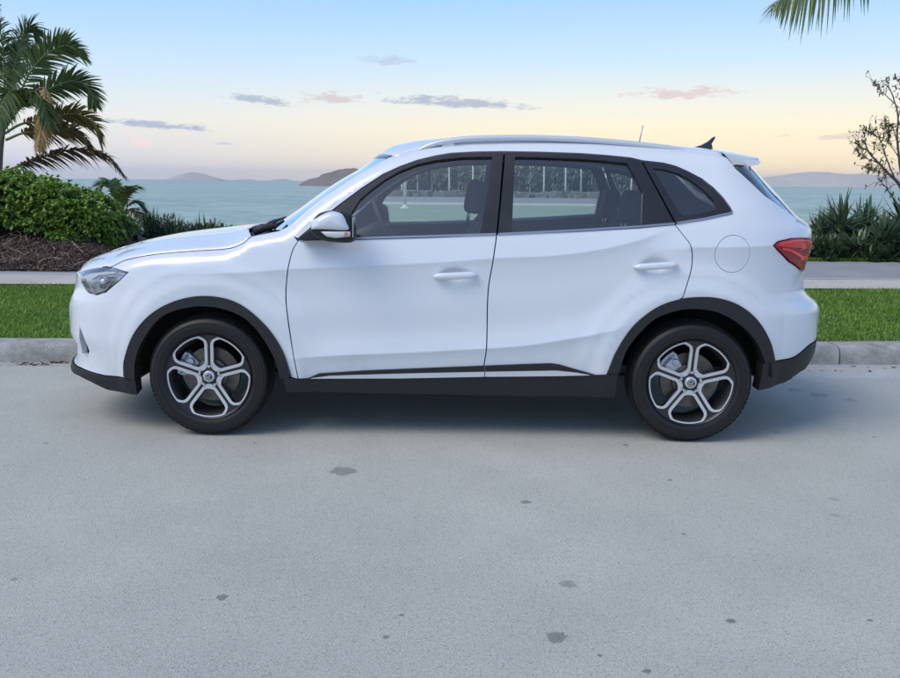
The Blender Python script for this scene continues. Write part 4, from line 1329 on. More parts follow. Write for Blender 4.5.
# ---- ground materials
def road_mat():
    mt, g, b, o = newmat('pale_road_surface')
    tcn = g.n('ShaderNodeTexCoord'); v = tcn.outputs['Object']
    big = g.noise(v, 0.45, 5, 0.6); mid = g.noise(v, 2.6, 5, 0.6); fine = g.noise(v, 150, 3, 0.7)
    grain = g.vor(v, 190, 'F1', 'Color')
    sepc = g.n('ShaderNodeSeparateColor'); g.put(sepc.inputs[0], grain)
    c = g.ramp(big, [(0.3, (0.405, 0.412, 0.378)), (0.7, (0.495, 0.496, 0.448))])
    c = g.mix(g.rng(mid, 0.35, 0.75, 0, 0.35), c, (0.35, 0.36, 0.335))
    c = g.mix(0.66, c, g.ramp(fine, [(0.25, (0.30, 0.30, 0.30)), (0.5, (0.5, 0.5, 0.5)), (0.75, (0.74, 0.74, 0.74))]), 'OVERLAY')
    c = g.mix(g.math('MULTIPLY', g.math('GREATER_THAN', sepc.outputs[0], 0.90), 0.26), c, (0.66, 0.66, 0.63))
    c = g.mix(g.math('MULTIPLY', g.math('LESS_THAN', sepc.outputs[1], 0.09), 0.30), c, (0.09, 0.09, 0.09))
    # worn lighter patch by the kerb on the right
    sp = g.n('ShaderNodeSeparateXYZ'); g.put(sp.inputs[0], v)
    dirt = g.noise(v, 5.5, 6, 0.7)
    # gutter dirt: a narrow strip at the foot of the kerb
    gv = g.math('SUBTRACT', g.math('SUBTRACT', sp.outputs[1], 1.11), g.math('MULTIPLY', sp.outputs[0], math.tan(KY)))
    gut = g.math('MULTIPLY', g.rng(gv, -0.22, -0.01), g.rng(dirt, 0.38, 0.62))
    c = g.mix(g.math('MULTIPLY', gut, 0.55), c, (0.12, 0.115, 0.105))
    wornx = g.math('MULTIPLY', g.rng(sp.outputs[0], 2.1, 3.0), g.math('MULTIPLY', g.rng(gv, -0.62, -0.40), g.rng(dirt, 0.40, 0.55)))
    c = g.mix(g.math('MULTIPLY', wornx, 0.55), c, (0.52, 0.53, 0.55))
    # oil marks and gum
    for px, py, r, dk in [(343, 471, .062, .62), (222, 597, .020, .75), (526, 502, .022, .7), (568, 584, .030, .5), (556, 637, .034, .7), (731, 621, .016, .85), (402, 615, .008, .8), (386, 637, .010, .8),
                          (14, 579, .012, .6), (46, 443, .016, .6), (870, 620, .009, .8), (874, 437, .012, .6), (684, 534, .009, .8), (670, 480, .012, .7), (776, 432, .03, .35), (818, 395, .06, .4), (795, 390, .05, .35),
                          (626, 445, .015, .8), (850, 400, .045, .3), (647, 671, .012, .8), (212, 499, .010, .0), (834, 499, .025, .3), (255, 443, .010, .7), (835, 515, .02, .35), (600, 655, .008, .8)]:
        p = on_ground(px, py)
        wob = g.math('MULTIPLY', g.math('SUBTRACT', g.noise(v, 1.3 / max(r, .012), 2, 0.5), 0.5), 1.3)
        dd = g.vmath('DISTANCE', v, (float(p[0]), float(p[1]), 0.0), 1)
        f = g.rng(g.math('ADD', g.math('DIVIDE', dd, r), wob), 1.12, 0.85)
        c = g.mix(g.math('MULTIPLY', f, dk * .78), c, (0.075, 0.075, 0.076)) if dk > 0 else g.mix(g.math('MULTIPLY', f, .6), c, (0.6, 0.6, 0.58))
    g.put(b.inputs['Base Color'], c)
    b.inputs['Roughness'].default_value = 0.86
    b.inputs['Specular IOR Level'].default_value = 0.35
    bn = g.n('ShaderNodeBump'); bn.inputs['Strength'].default_value = 0.55; bn.inputs['Distance'].default_value = 0.004
    g.put(bn.inputs['Height'], g.math('ADD', g.math('MULTIPLY', fine, 0.8), g.math('MULTIPLY', g.vor(v, 190), 0.7)))
    g.put(b.inputs['Normal'], bn.outputs[0])
    return mt
def stone_mat(name, lo, hi, scale=3.0, speck=0.35, bump=0.4, rough=0.88):
    mt, g, b, o = newmat(name)
    tcn = g.n('ShaderNodeTexCoord'); v = tcn.outputs['Object']
    c = g.ramp(g.noise(v, scale, 6, 0.65), [(0.3, lo), (0.7, hi)])
    c = g.mix(speck, c, g.ramp(g.noise(v, 130, 3, 0.7), [(0.3, (0.25, 0.25, 0.25)), (0.7, (0.75, 0.75, 0.75))]), 'OVERLAY')
    c = g.mix(g.rng(g.noise(v, 9, 6, 0.7), 0.58, 0.74, 0, 0.45), c, tuple(q * 0.55 for q in lo))
    g.put(b.inputs['Base Color'], c); b.inputs['Roughness'].default_value = rough
    bn = g.n('ShaderNodeBump'); bn.inputs['Strength'].default_value = bump; bn.inputs['Distance'].default_value = 0.004
    g.put(bn.inputs['Height'], g.noise(v, 90, 4, 0.7)); g.put(b.inputs['Normal'], bn.outputs[0])
    return mt
def sea_mat():
    mt, g, b, o = newmat('teal_sea_water')
    tcn = g.n('ShaderNodeTexCoord'); v = tcn.outputs['Object']
    st = g.mapping(v, (0.012, 0.05, 1))
    c = g.ramp(g.noise(st, 1.0, 6, 0.65), [(0.30, (0.20, 0.305, 0.265)), (0.55, (0.30, 0.405, 0.35)), (0.75, (0.42, 0.52, 0.44))])
    rip = g.noise(g.mapping(v, (0.35, 0.42, 1)), 1.0, 8, 0.78)
    c = g.mix(g.rng(rip, 0.47, 0.62, 0, 0.75), c, (0.48, 0.57, 0.50))
    c = g.mix(g.rng(rip, 0.50, 0.36, 0, 0.6), c, (0.11, 0.235, 0.21))
    g.put(b.inputs['Base Color'], c)
    b.inputs['Roughness'].default_value = 0.40
    b.inputs['Specular IOR Level'].default_value = 0.28
    bn = g.n('ShaderNodeBump'); bn.inputs['Strength'].default_value = 1.0; bn.inputs['Distance'].default_value = 0.35
    g.put(bn.inputs['Height'], g.math('ADD', g.math('MULTIPLY', rip, 0.7), g.math('MULTIPLY', g.noise(g.mapping(v, (0.10, 0.25, 1)), 1.0, 4), 1.2)))
    g.put(b.inputs['Normal'], bn.outputs[0])
    return mt
M['road'] = road_mat()
M['kerb'] = stone_mat('weathered_kerb_concrete', (0.23, 0.232, 0.222), (0.44, 0.435, 0.415), 7, .6, .8)
M['concrete'] = stone_mat('footpath_concrete', (0.43, 0.395, 0.355), (0.54, 0.50, 0.45), 1.4, .3)
M['asphalt'] = stone_mat('grey_cycleway_asphalt', (0.235, 0.24, 0.25), (0.31, 0.315, 0.325), 1.0, .35)
M['line'] = stone_mat('worn_white_line', (0.42, 0.43, 0.44), (0.55, 0.56, 0.57), 6, .3)
M['soil'] = stone_mat('verge_turf', (0.055, 0.095, 0.022), (0.095, 0.150, 0.035), 8, .4)
M['mulch'] = stone_mat('brown_mulch', (0.040, 0.026, 0.020), (0.085, 0.055, 0.042), 10, .5, .8)
M['sand'] = stone_mat('shore_sand', (0.20, 0.17, 0.13), (0.32, 0.28, 0.22), 2, .4)
M['sea'] = sea_mat()
M['rock'] = stone_mat('shore_rock', (0.12, 0.12, 0.115), (0.28, 0.28, 0.27), 4, .5, .8)
M['isle'] = stone_mat('island_scrub', (0.15, 0.125, 0.105), (0.24, 0.205, 0.175), 0.06, .2, 0)

def sheet(name, uv, z, mat, n=1):
    return tag(mesh_obj(name, [site(u, v, z) for u, v in uv], [list(range(len(uv)))], mat, None, False), kind='structure')
road = sheet('road', [(-260, -260), (260, -260), (260, 0.06), (-260, 0.06)], 0.0, M['road'])
# land behind the kerb: one sheet falling to the shore
nu_, rows_ = 61, [(.05, -.05), (.14, .06), (.2, .128), (7.5, .13), (9.0, .13), (13.0, .10), (15.5, -.5), (19, -1.75), (24, -2.2)]
V = np.array([[site(u, v, z) for v, z in rows_] for u in np.linspace(-260, 260, nu_)])
k = len(rows_)
land = tag(mesh_obj('ground', V.reshape(-1, 3), [[i * k + j, (i + 1) * k + j, (i + 1) * k + j + 1, i * k + j + 1] for i in range(nu_ - 1) for j in range(k - 1)], M['soil'], None, False), kind='structure')
sheet('footpath', [(-260, 3.74), (260, 3.74), (260, 4.80), (-260, 4.80)], .150, M['concrete'])
sheet('cycleway', [(-260, 4.80), (260, 4.80), (260, 7.50), (-260, 7.50)], .146, M['asphalt'])
sheet('path_line', [(-260, 4.76), (260, 4.76), (260, 4.86), (-260, 4.86)], .1545, M['line'])
tag(mesh_obj('sea', [(-3000, 14, -1.6), (3000, 14, -1.6), (3000, 2700, -1.6), (-3000, 2700, -1.6)], [[0, 1, 2, 3]], M['sea'], None, False), kind='structure')

# ---- kerb: stones laid end to end
kerb = tag(mesh_obj('kerb', [site(-260, .05, .03), site(260, .05, .03), site(260, .22, .03), site(-260, .22, .03)], [[0, 1, 2, 3]], M['under'], None, False), kind='structure')
KL = 2.40
prof = [(0.0, -.02), (.004, .06), (.012, .105), (.030, .130), (.055, .140), (.225, .146), (.235, .140), (.235, .0)]
ku = np.linspace(0, 1, 9)
V, F = [], []
for i, q in enumerate(ku):
    for (v, z) in prof:
        e = .004 if i in (0, 8) else 0.0
        V.append(((q - .5) * (KL - .014), v + e * (1 if v < .1 else 0) + .0015 * math.sin(i * 2.1 + v * 30), z - e * (z > .1)))
k = len(prof)
for i in range(8):
    for j in range(k - 1): F.append([i * k + j, (i + 1) * k + j, (i + 1) * k + j + 1, i * k + j + 1])
F.append(list(range(k))); F.append([8 * k + j for j in range(k)][::-1])
ks0 = mesh_obj('kerb_stone', V, F, M['kerb'], kerb, True); ks0.data.set_sharp_from_angle(angle=R(50))
first = True
for i in range(-9, 9):
    ob = ks0 if first else ks0.copy()
    if not first: col.objects.link(ob); ob.parent = kerb
    first = False
    ob.location = site(3.02 + (i + .5) * KL, .0 + .003 * math.sin(i * 1.7), .002 * math.sin(i * 2.3))
    ob.rotation_euler = (0, 0, KY + R(.06) * math.sin(i * 3.1))
mb = MB()
for i in (-1, 1):
    a, b_ = (3.02 - 9 * KL, -260) if i < 0 else (3.02 + 9 * KL, 260)
    V = [site(u, v, z) for u in (a, b_) for v, z in prof]
    mb.add(V, [[j, k + j, k + j + 1, j + 1] for j in range(k - 1)])
tag(mb.build('far_kerb_run', M['kerb'], kerb, False), kind='stuff')

# ---- verge grass
M['grass'] = leaf_mat('verge_grass_blade', [(0, (0.075, 0.15, 0.020)), (0.5, (0.16, 0.29, 0.036)), (0.9, (0.26, 0.41, 0.065)), (1, (0.36, 0.38, 0.13))], .5, .35)
NGR = 170000
gu = np.concatenate([rng.uniform(-7, -2.3, int(NGR * .34)), rng.uniform(2.3, 7, int(NGR * .36)), rng.uniform(-2.3, 2.3, int(NGR * .14)), rng.uniform(-20, -7, int(NGR * .08)), rng.uniform(7, 20, NGR - int(NGR * .34) - int(NGR * .36) - int(NGR * .14) - int(NGR * .08))])
gvv = .235 + 3.54 * rng.random(NGR)
gvv += np.where(np.abs(gvv - 3.77) < .05, rng.uniform(0, .05, NGR) * (.5 + .5 * np.sin(gu * 9)), 0)
patch = .5 + .5 * np.sin(gu * 2.3 + 1.3 * np.sin(gvv * 1.9)) * np.sin(gvv * 2.7 + gu * .9) 
clump = .5 + .5 * np.sin(gu * 21 + 3 * np.sin(gvv * 13)) * np.sin(gvv * 24 + 2 * np.sin(gu * 9))
B = site_a(gu, gvv, .126)
ang = rng.uniform(0, 2 * math.pi, NGR); lean = rng.uniform(.15, .95, NGR)
D = np.stack([np.cos(ang) * lean, np.sin(ang) * lean, np.ones(NGR)], 1)
L = (.030 + .030 * rng.random(NGR)) * (.75 + .35 * patch + .35 * clump)
tn = np.clip(.30 + .26 * patch * 0 + .30 * clump + .42 * (rng.random(NGR) - .5) + .18 * patch, 0, .95)
dry = np.sin(gu * 1.7 + 2) * np.sin(gvv * 3.1 + gu) > .72
tn = np.where(rng.random(NGR) < np.where(dry, .12, .025), 1.0, tn)
Vg, Fg, tg_ = straps(B, D, L, .0075 + .004 * rng.random(NGR), .25, 2, tn, side=np.stack([-np.sin(ang), np.cos(ang), 0 * ang], 1))
tag(fast_mesh('verge_grass', Vg, Fg, M['grass'], None, tg_), 'bright green mown grass verge behind the kerb', 'grass', kind='stuff')

# ---- leaf litter in the gutter
M['deadleaf'] = leaf_mat('dry_leaf', [(0, (0.045, 0.022, 0.018)), (0.6, (0.11, 0.055, 0.042)), (1, (0.20, 0.14, 0.09))], .7, .1)
lt = []
for (px, py, n, sp_) in ((32, 365, 16, .06), (58, 363, 26, .09), (66, 361.5, 8, .05), (14, 363, 5, .2), (826, 371, 6, .25), (880, 368, 6, .2)):
    p = on_ground(px, py)
    for _ in range(n): lt.append((p[0] + rng.normal(0, sp_), p[1] + rng.normal(0, .022), .003 + .006 * rng.random()))
lt = np.array(lt); n = len(lt)
a = rng.uniform(0, 6.28, n)
Vl, Fl, tl_ = straps(lt, np.stack([np.cos(a), np.sin(a), .12 * rng.random(n)], 1), .025 + .03 * rng.random(n), .014, .1, 3, None, np.stack([-np.sin(a), np.cos(a), .4 * rng.normal(size=n)], 1))
tag(fast_mesh('leaf_litter', Vl, Fl, M['deadleaf'], None, tl_), 'reddish brown dry leaves lying in the gutter by the front bumper', 'leaves', kind='stuff')

# ---- mulch bed on the left: mound, chips, sticks
def mound_z(x, y):
    yb = 6.20 + 0.0 * x
    h = .40 * ss(.2, 2.4, y - yb) * (1 - ss(-5.7, -4.9, x)) * (1 - ss(9.3, 10.6, y)) + .05 * ss(0, .5, y - yb) * (1 - ss(-5.2, -4.4, x))
    return .150 + h + .025 * np.sin(x * 5.1 + y * 2) * np.sin(y * 4.3) * ss(0, .6, y - yb)
gx, gy = np.meshgrid(np.linspace(-13, -2.4, 90), np.linspace(6.16, 12.0, 56), indexing='ij')
gyy = gy + np.where(gy < 6.2, .05 * np.sin(gx * 3.7) + .03 * np.sin(gx * 9.1), 0)
gz = mound_z(gx, gyy) - np.where(gy < 6.2, .03, 0)
gz = np.where(gx > -2.6, .10, gz)
grid_obj('garden_bed', np.stack([gx, gyy, gz], -1), M['mulch'], None); tag(bpy.data.objects['garden_bed'], kind='structure')
M['chip'] = leaf_mat('bark_chip', [(0, (0.030, 0.018, 0.014)), (0.45, (0.085, 0.048, 0.036)), (0.85, (0.17, 0.105, 0.080)), (1, (0.34, 0.28, 0.22))], .85, 0.0)
nc = 26000
cx_ = rng.uniform(-8.6, -3.0, nc); cy_ = 6.13 + 2.6 * rng.random(nc) ** 1.5
cz_ = mound_z(cx_, cy_) + .004 + .012 * rng.random(nc)
a = rng.uniform(0, 6.28, nc)
D = np.stack([np.cos(a), np.sin(a), rng.normal(.12, .35, nc)], 1)
Vc, Fc, tc_ = straps(np.stack([cx_, cy_, cz_], 1), D, .025 + .045 * rng.random(nc), .010 + .016 * rng.random(nc), 0, 1, rng.random(nc) ** 1.3, np.stack([-np.sin(a), np.cos(a), rng.normal(0, .5, nc)], 1), tipw=.7)
tag(fast_mesh('bark_mulch', Vc, Fc, M['chip'], None, tc_), 'brown bark mulch covering the garden bed under the hedge', 'mulch', kind='stuff')
M['stick'] = simple('bleached_stick', (0.34, 0.27, 0.20), .8, var=.3, vscale=20)
M['stick2'] = simple('grey_brown_twig', (0.15, 0.115, 0.09), .85, var=.3, vscale=20)
def bed(px, py, lift=.02):
    """where a pixel's ray meets the mulch mound"""
    d = ray(px, py); best = None
    for k_ in np.linspace(10.5, 17, 260):
        p = CAM + d * (k_ / d[1])
        if p[2] <= mound_z(p[0], p[1]): best = p; break
    if best is None: best = CAM + d * (12.6 / d[1])
    return np.array([best[0], best[1], best[2] + lift])
sticks = [([(40, 263.5), (46, 260.5), (54, 259.5), (63, 260.5)], .016, 'stick', 'pale bleached driftwood stick lying on the mulch by the path'),
          ([(16, 263), (22, 258), (27, 255.5), (33, 252)], .010, 'stick', 'thin pale stick leaning on the mulch left of the bleached branch'),
          ([(70, 240), (75, 246), (80, 251), (84, 254.5)], .013, 'stick', 'pale slanting stick below the hedge near the bonnet'),
          ([(66, 248), (70, 246), (73, 244)], .008, 'stick2', 'short grey twig beside the slanting stick')]
for pts, r_, mm, lab in sticks:
    c = curve3([bed(*p) for p in pts], 12)
    tag(MB().tube(c, np.linspace(r_, r_ * .5, 12), 6).build('stick', M[mm], None, True), lab, 'stick', 'fallen sticks on the mulch')
tw = MB()
for _ in range(150):
    px, py = rng.uniform(0, 88), 234 + 34 * rng.random() ** 1.2
    p = bed(px, py, .02); a = rng.uniform(0, 6.28); l_ = rng.uniform(.08, .30)
    q = p + np.array([math.cos(a) * l_, math.sin(a) * l_ * .4, rng.uniform(0, .16)])
    m2 = (p + q) / 2 + rng.normal(0, .03, 3)
    tw.tube(curve3([p, m2, q], 5), [.005, .0045, .004, .003, .002], 4, int(rng.random() < .35))
tag(tw.build('dry_twigs', [M['stick2'], M['stick']], None, True), 'tangle of dry twigs on the mulch below the hedge', 'twigs', kind='stuff')

# ---- clipped hedge mound
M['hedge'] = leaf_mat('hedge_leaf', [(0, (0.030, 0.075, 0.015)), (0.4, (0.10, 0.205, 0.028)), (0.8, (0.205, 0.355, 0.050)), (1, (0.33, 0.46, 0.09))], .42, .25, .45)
M['hedge_core'] = simple('hedge_dark_filler', (0.012, 0.020, 0.008), .9, var=.3)
HY, HD = 8.75, 1.35
htop = np.array([at(px, py, HY) for px, py in [(-260, 190), (-200, 178), (-120, 171), (-60, 171), (0, 175), (20, 176.5), (45, 183), (70, 189), (90, 195), (105, 204), (117, 215), (125, 227), (129, 240)]])
HTOP = spl(htop[:, 0], htop[:, 2])
XL_, XR_ = htop[0, 0], htop[-1, 0]
def hedge_pt(x, ph):
    """x along, ph 0 (front foot) .. pi (back foot)"""
    zb = mound_z(x, np.full_like(x, HY - HD * .75)) - .02 + .17 * (1 - ss(-6.6, -5.5, x))
    H = np.maximum(HTOP(x) - zb, .05)
    wd = HD * np.clip(H / 1.0, .25, 1) ** .6
    e = .75
    cy = np.sign(np.cos(ph)) * np.abs(np.cos(ph)) ** e
    sz = np.abs(np.sin(ph)) ** e
    lump = 1 + .07 * np.sin(x * 6.3 + 2.1 * np.sin(ph * 3)) * np.sin(ph * 5 + x * 2.2) + .05 * np.sin(x * 14 + ph * 4) * np.sin(ph * 11 + 2 * np.sin(x * 5))
    return np.stack([x, HY - wd * cy * lump, zb + H * sz * lump], -1)
hedge = empty('hedge', (float(HTOP(0) * 0 - 6.9), HY, .3))
hof = np.array(hedge.location)
xs_, ps_ = np.meshgrid(np.linspace(XL_ + .05, XR_ - .03, 70), np.linspace(0.02, math.pi - .02, 30), indexing='ij')
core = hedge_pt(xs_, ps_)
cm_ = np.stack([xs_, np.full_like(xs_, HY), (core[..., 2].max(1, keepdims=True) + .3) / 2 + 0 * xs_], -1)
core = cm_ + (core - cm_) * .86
grid_obj('dark_filler', core - hof, M['hedge_core'], hedge, 0, False)  # dark filler blob behind the leaves, stops the hedge showing through
nr = 6800
hx = rng.uniform(XL_, XR_, nr); hp = np.where(rng.random(nr) < .8, rng.uniform(.0, 2.0, nr), rng.uniform(0, math.pi, nr))
Pc = hedge_pt(hx, hp)
e = 1e-3
n1 = hedge_pt(hx + e, hp) - Pc; n2 = hedge_pt(hx, hp + e) - Pc
nn = unit(np.cross(n1, n2)); nn = np.where((nn[:, 1:2] * (Pc[:, 1:2] - HY) + (nn[:, 2:] * .5)) < 0, -nn, nn)
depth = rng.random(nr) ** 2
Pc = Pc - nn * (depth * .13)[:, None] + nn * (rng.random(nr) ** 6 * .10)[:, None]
K = 9
ax = unit(nn * .8 + np.array([0, 0, .55]) + rng.normal(0, .28, (nr, 3)))
axr = np.repeat(ax, K, 0); pr_ = np.repeat(Pc, K, 0)
sidev = unit(np.cross(axr, rng.normal(size=(nr * K, 3))))
Dl = unit(axr * rng.uniform(.25, .9, (nr * K, 1)) + sidev)
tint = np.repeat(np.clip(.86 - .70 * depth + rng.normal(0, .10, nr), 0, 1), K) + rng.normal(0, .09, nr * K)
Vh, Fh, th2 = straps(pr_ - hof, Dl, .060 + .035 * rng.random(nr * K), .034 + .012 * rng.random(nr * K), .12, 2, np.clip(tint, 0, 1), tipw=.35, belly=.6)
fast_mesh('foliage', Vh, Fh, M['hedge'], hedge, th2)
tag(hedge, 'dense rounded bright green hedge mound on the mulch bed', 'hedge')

# ---- palms
M['frond'] = leaf_mat('palm_leaflet_green', [(0, (0.036, 0.070, 0.022)), (0.5, (0.115, 0.180, 0.050)), (1, (0.26, 0.32, 0.105))], .38, .25, .5)
M['frond_y'] = leaf_mat('palm_leaflet_yellowing', [(0, (0.075, 0.075, 0.022)), (0.5, (0.22, 0.16, 0.045)), (1, (0.38, 0.25, 0.075))], .5, .25)
M['frond_b'] = leaf_mat('palm_leaflet_brown', [(0, (0.075, 0.052, 0.030)), (0.5, (0.17, 0.115, 0.065)), (1, (0.28, 0.20, 0.12))], .55, .2)
M['frond_d'] = leaf_mat('palm_leaflet_dead', [(0, (0.20, 0.13, 0.055)), (0.5, (0.40, 0.27, 0.11)), (1, (0.55, 0.41, 0.20))], .7, .2)
M['rachis'] = simple('palm_rachis', (0.20, 0.22, 0.09), .5, var=.25, vscale=4)
M['rachis_b'] = simple('palm_rachis_brown', (0.16, 0.11, 0.055), .6, var=.25, vscale=4)
M['trunk'] = simple('palm_trunk', (0.19, 0.165, 0.125), .85, var=.35, vscale=14, bump=.6, bscale=30)
def frond(name, pts, mat, rmat, parent, leafL=.42, n=46, start=.16, lift=.25, droop=.45, wd=.030, seed=0, r0=.022, roll=0.0):
    rg = np.random.default_rng(seed)
    of = np.array(parent.location)
    c = curve3([np.asarray(p, float) - of for p in pts], 60)
    tg_ = unit(np.gradient(c, axis=0))
    t_ = np.linspace(start, 1.0, n)
    idx = np.clip((t_ * 59).astype(int), 0, 59)
    bs, ds, Ls, sds = [], [], [], []
    for sg in (-1, 1):
        b = c[idx] + rg.normal(0, .004, (n, 3))
        T = tg_[idx]
        sv_ = unit(np.cross(T, np.array([0, 0, 1.0])) + 1e-5)
        nv_ = unit(np.cross(sv_, T))
        sv_, nv_ = sv_ * math.cos(roll) + nv_ * math.sin(roll), nv_ * math.cos(roll) - sv_ * math.sin(roll)
        env = np.sin(np.clip((t_ - start) / (1 - start), 0, 1) * math.pi * .86 + .28) ** .7
        d = T * (.40 + .60 * t_)[:, None] + sv_ * sg * (.95 - .30 * t_)[:, None] + nv_ * (lift + rg.normal(0, .13, n))[:, None] + rg.normal(0, .06, (n, 3))
        bs.append(b); ds.append(d); Ls.append(leafL * env * rg.uniform(.85, 1.1, n)); sds.append(unit(np.cross(d, nv_ + .3 * sv_ * sg)))
    bs, ds, Ls, sds = np.concatenate(bs), np.concatenate(ds), np.concatenate(Ls), np.concatenate(sds)
    V1, F1, t1 = straps(bs, ds, Ls, wd * rg.uniform(.8, 1.15, len(bs)), droop * rg.uniform(.7, 1.3, len(bs)), 4, np.clip(rg.normal(.45, .22, len(bs)), 0, 1), sds, tipw=.05, belly=.3, fold=.18)
    ra = MB().tube(c, np.linspace(r0, .004, 60), 6).build(name, rmat, parent, True)
    fast_mesh('leaflets', V1, F1, mat, ra, t1)
    return ra
PY = 11.2
def tr(pts, Y=PY, dy=0.0):
    """frond path traced in the picture at depth Y, leaning dy metres towards (-) or away from the camera"""
    n_ = len(pts)
    return [at(px, py, Y + dy * (i / (n_ - 1)) ** 1.2) for i, (px, py) in enumerate(pts)]
b0 = at(-2, 190, PY)
palm = empty('palm_tree', (b0[0], PY, .12))
pof = np.array(palm.location)
cr_ = at(2, 128, PY)
MB().tube(np.array([[b0[0] - .05, PY, .0], at(-3, 176, PY), at(-1, 150, PY), cr_]) - pof, [.11, .085, .075, .06], 12).build('trunk', M['trunk'], palm, True)
MB().tube(np.array([[b0[0] - .45, PY + .2, .0], at(-26, 150, PY + .2), at(-30, 110, PY + .2)]) - pof, [.10, .08, .06], 12).build('trunk', M['trunk'], palm, True)
FR = [([(3, 132), (12, 112), (27, 78), (40, 60), (55, 49), (68, 46), (84, 55)], -.3, 'frond', .44, .35, .35),
      ([(2, 128), (10, 85), (17, 55), (23, 36), (30, 27), (38, 34)], .3, 'frond', .40, .2, .5),
      ([(4, 130), (20, 108), (40, 94), (58, 85), (73, 81), (87, 87), (96, 106)], .4, 'frond', .40, .35, .35),
      ([(4, 134), (22, 124), (45, 121), (64, 115), (80, 115), (95, 125), (101, 146)], -.2, 'frond_y', .36, .3, .4),
      ([(6, 140), (24, 133), (46, 132), (66, 130), (82, 136), (92, 150)], -.5, 'frond_y', .34, .25, .45),
      ([(3, 172), (14, 168), (30, 162), (46, 156), (66, 151), (88, 150), (108, 156), (125, 176)], -.4, 'frond_b', .34, .0, .55),
      ([(1, 128), (4, 90), (3, 50), (-4, 15), (-14, -6)], .2, 'frond', .45, .3, .35),
      ([(0, 128), (-8, 90), (2, 55), (18, 45), (40, 56)], .9, 'frond', .40, .2, .5),
      ([(0, 130), (-20, 100), (-46, 75), (-76, 70), (-100, 92)], .1, 'frond', .42, .3, .4),
      ([(0, 132), (-25, 118), (-55, 112), (-85, 122), (-105, 150)], -.5, 'frond', .42, .25, .45),
      ([(0, 130), (14, 104), (22, 96), (34, 92), (44, 104), (50, 125)], -1.0, 'frond', .38, .2, .6),
      ([(0, 130), (8, 110), (14, 96), (10, 92), (2, 104), (-4, 126)], -1.3, 'frond', .40, .2, .6),
      ([(0, 126), (-14, 70), (-30, 30), (-55, 6), (-80, 10)], .4, 'frond', .45, .3, .4),
      ([(-2, 128), (6, 100), (16, 80), (10, 66), (-6, 70)], 1.2, 'frond', .40, .2, .5)]
for i, (pts, dy, mm, ll, lf, dr) in enumerate(FR):
    frond('frond', tr(pts, PY, dy), M[mm], M['rachis_b'] if mm in ('frond_b',) else M['rachis'], palm, ll * 1.25, 72, .20, lf * .7, dr * .75, .044, 100 + i, .026, R((48, 35, 52, 50, 45, 30, -40, 30, -45, -50, 20, 10, -30, 25)[i]))
dfr = frond('frond', tr([(20, 108), (36, 92), (44, 88), (45, 100), (42, 124), (38, 150)], PY, -1.2), M['frond_d'], M['rachis_b'], palm, .27, 80, .42, -.3, .7, .034, 300)
tag(dfr, 'dead tan frond hanging down')
tag(palm, 'feathery palm with one dead tan frond rising behind the hedge', 'palm tree')

SY = 16.5
sb = at(121, 217, SY)
sp_ = empty('palm_tree', (sb[0], SY, -.4))
MB().tube(np.array([[0, 0, -.2], [0, 0, .6], [0.02, 0, sb[2] + .4 - .15]]), [.10, .08, .05], 8).build('trunk', M['trunk'], sp_, True)
for i, pts in enumerate([[(121, 217), (116, 200), (109, 187), (104, 184), (100, 188)], [(121, 217), (119, 198), (113, 184), (109, 181)], [(121, 216), (124, 200), (129, 190), (137, 188)], [(122, 217), (129, 205), (136, 203), (144, 209)],
                         [(121, 217), (112, 206), (104, 204), (97, 210)], [(121, 217), (126, 211), (135, 211), (143, 217)], [(121, 216), (119, 205), (122, 194), (128, 187)]]):
    frond('frond', tr(pts, SY, (-.3, .3, -.2, .2, .1, -.4, -.6)[i]), M['frond_y'] if i in (5,) else M['frond'], M['rachis'], sp_, .42, 40, .22, .25, .4, .055, 400 + i, .018)
tag(sp_, 'small young palm between the hedge mound and the sea', 'palm tree')

RY = 9.8
rb0 = at(985, -95, RY)
rp_ = empty('palm_tree', (rb0[0] + .2, RY, .12))
rof = np.array(rp_.location)
MB().tube(np.array([[0, 0, 0], [-.05, 0, 1.8], [-.12, 0, 3.4], rb0 - rof]), [.16, .12, .11, .09], 12).build('trunk', M['trunk'], rp_, True)
for i, (pts, dy) in enumerate([([(985, -110), (935, -90), (885, -62), (842, -34), (806, -12), (775, 3)], -.6), ([(985, -95), (960, -160), (920, -190), (870, -180), (835, -120)], .3), ([(985, -95), (1010, -170), (1060, -200), (1110, -170)], .3),
                               ([(985, -95), (1030, -110), (1080, -80), (1120, -20)], -.3), ([(985, -95), (975, -180), (985, -240), (1010, -270)], .8), ([(985, -95), (1000, -140), (1010, -160), (1050, -120)], -1.5), ([(985, -95), (960, -120), (930, -130), (915, -100)], 1.4), ([(985, -95), (1020, -80), (1050, -30), (1060, 20)], .8)]):
    frond('frond', tr(pts, RY, dy), M['frond'], M['rachis'], rp_, .80, 70, .2, -.32, .40, .042, 500 + i, .022, R(25))
tag(rp_, 'palm frond tip hanging into the top right corner of the sky', 'palm tree')

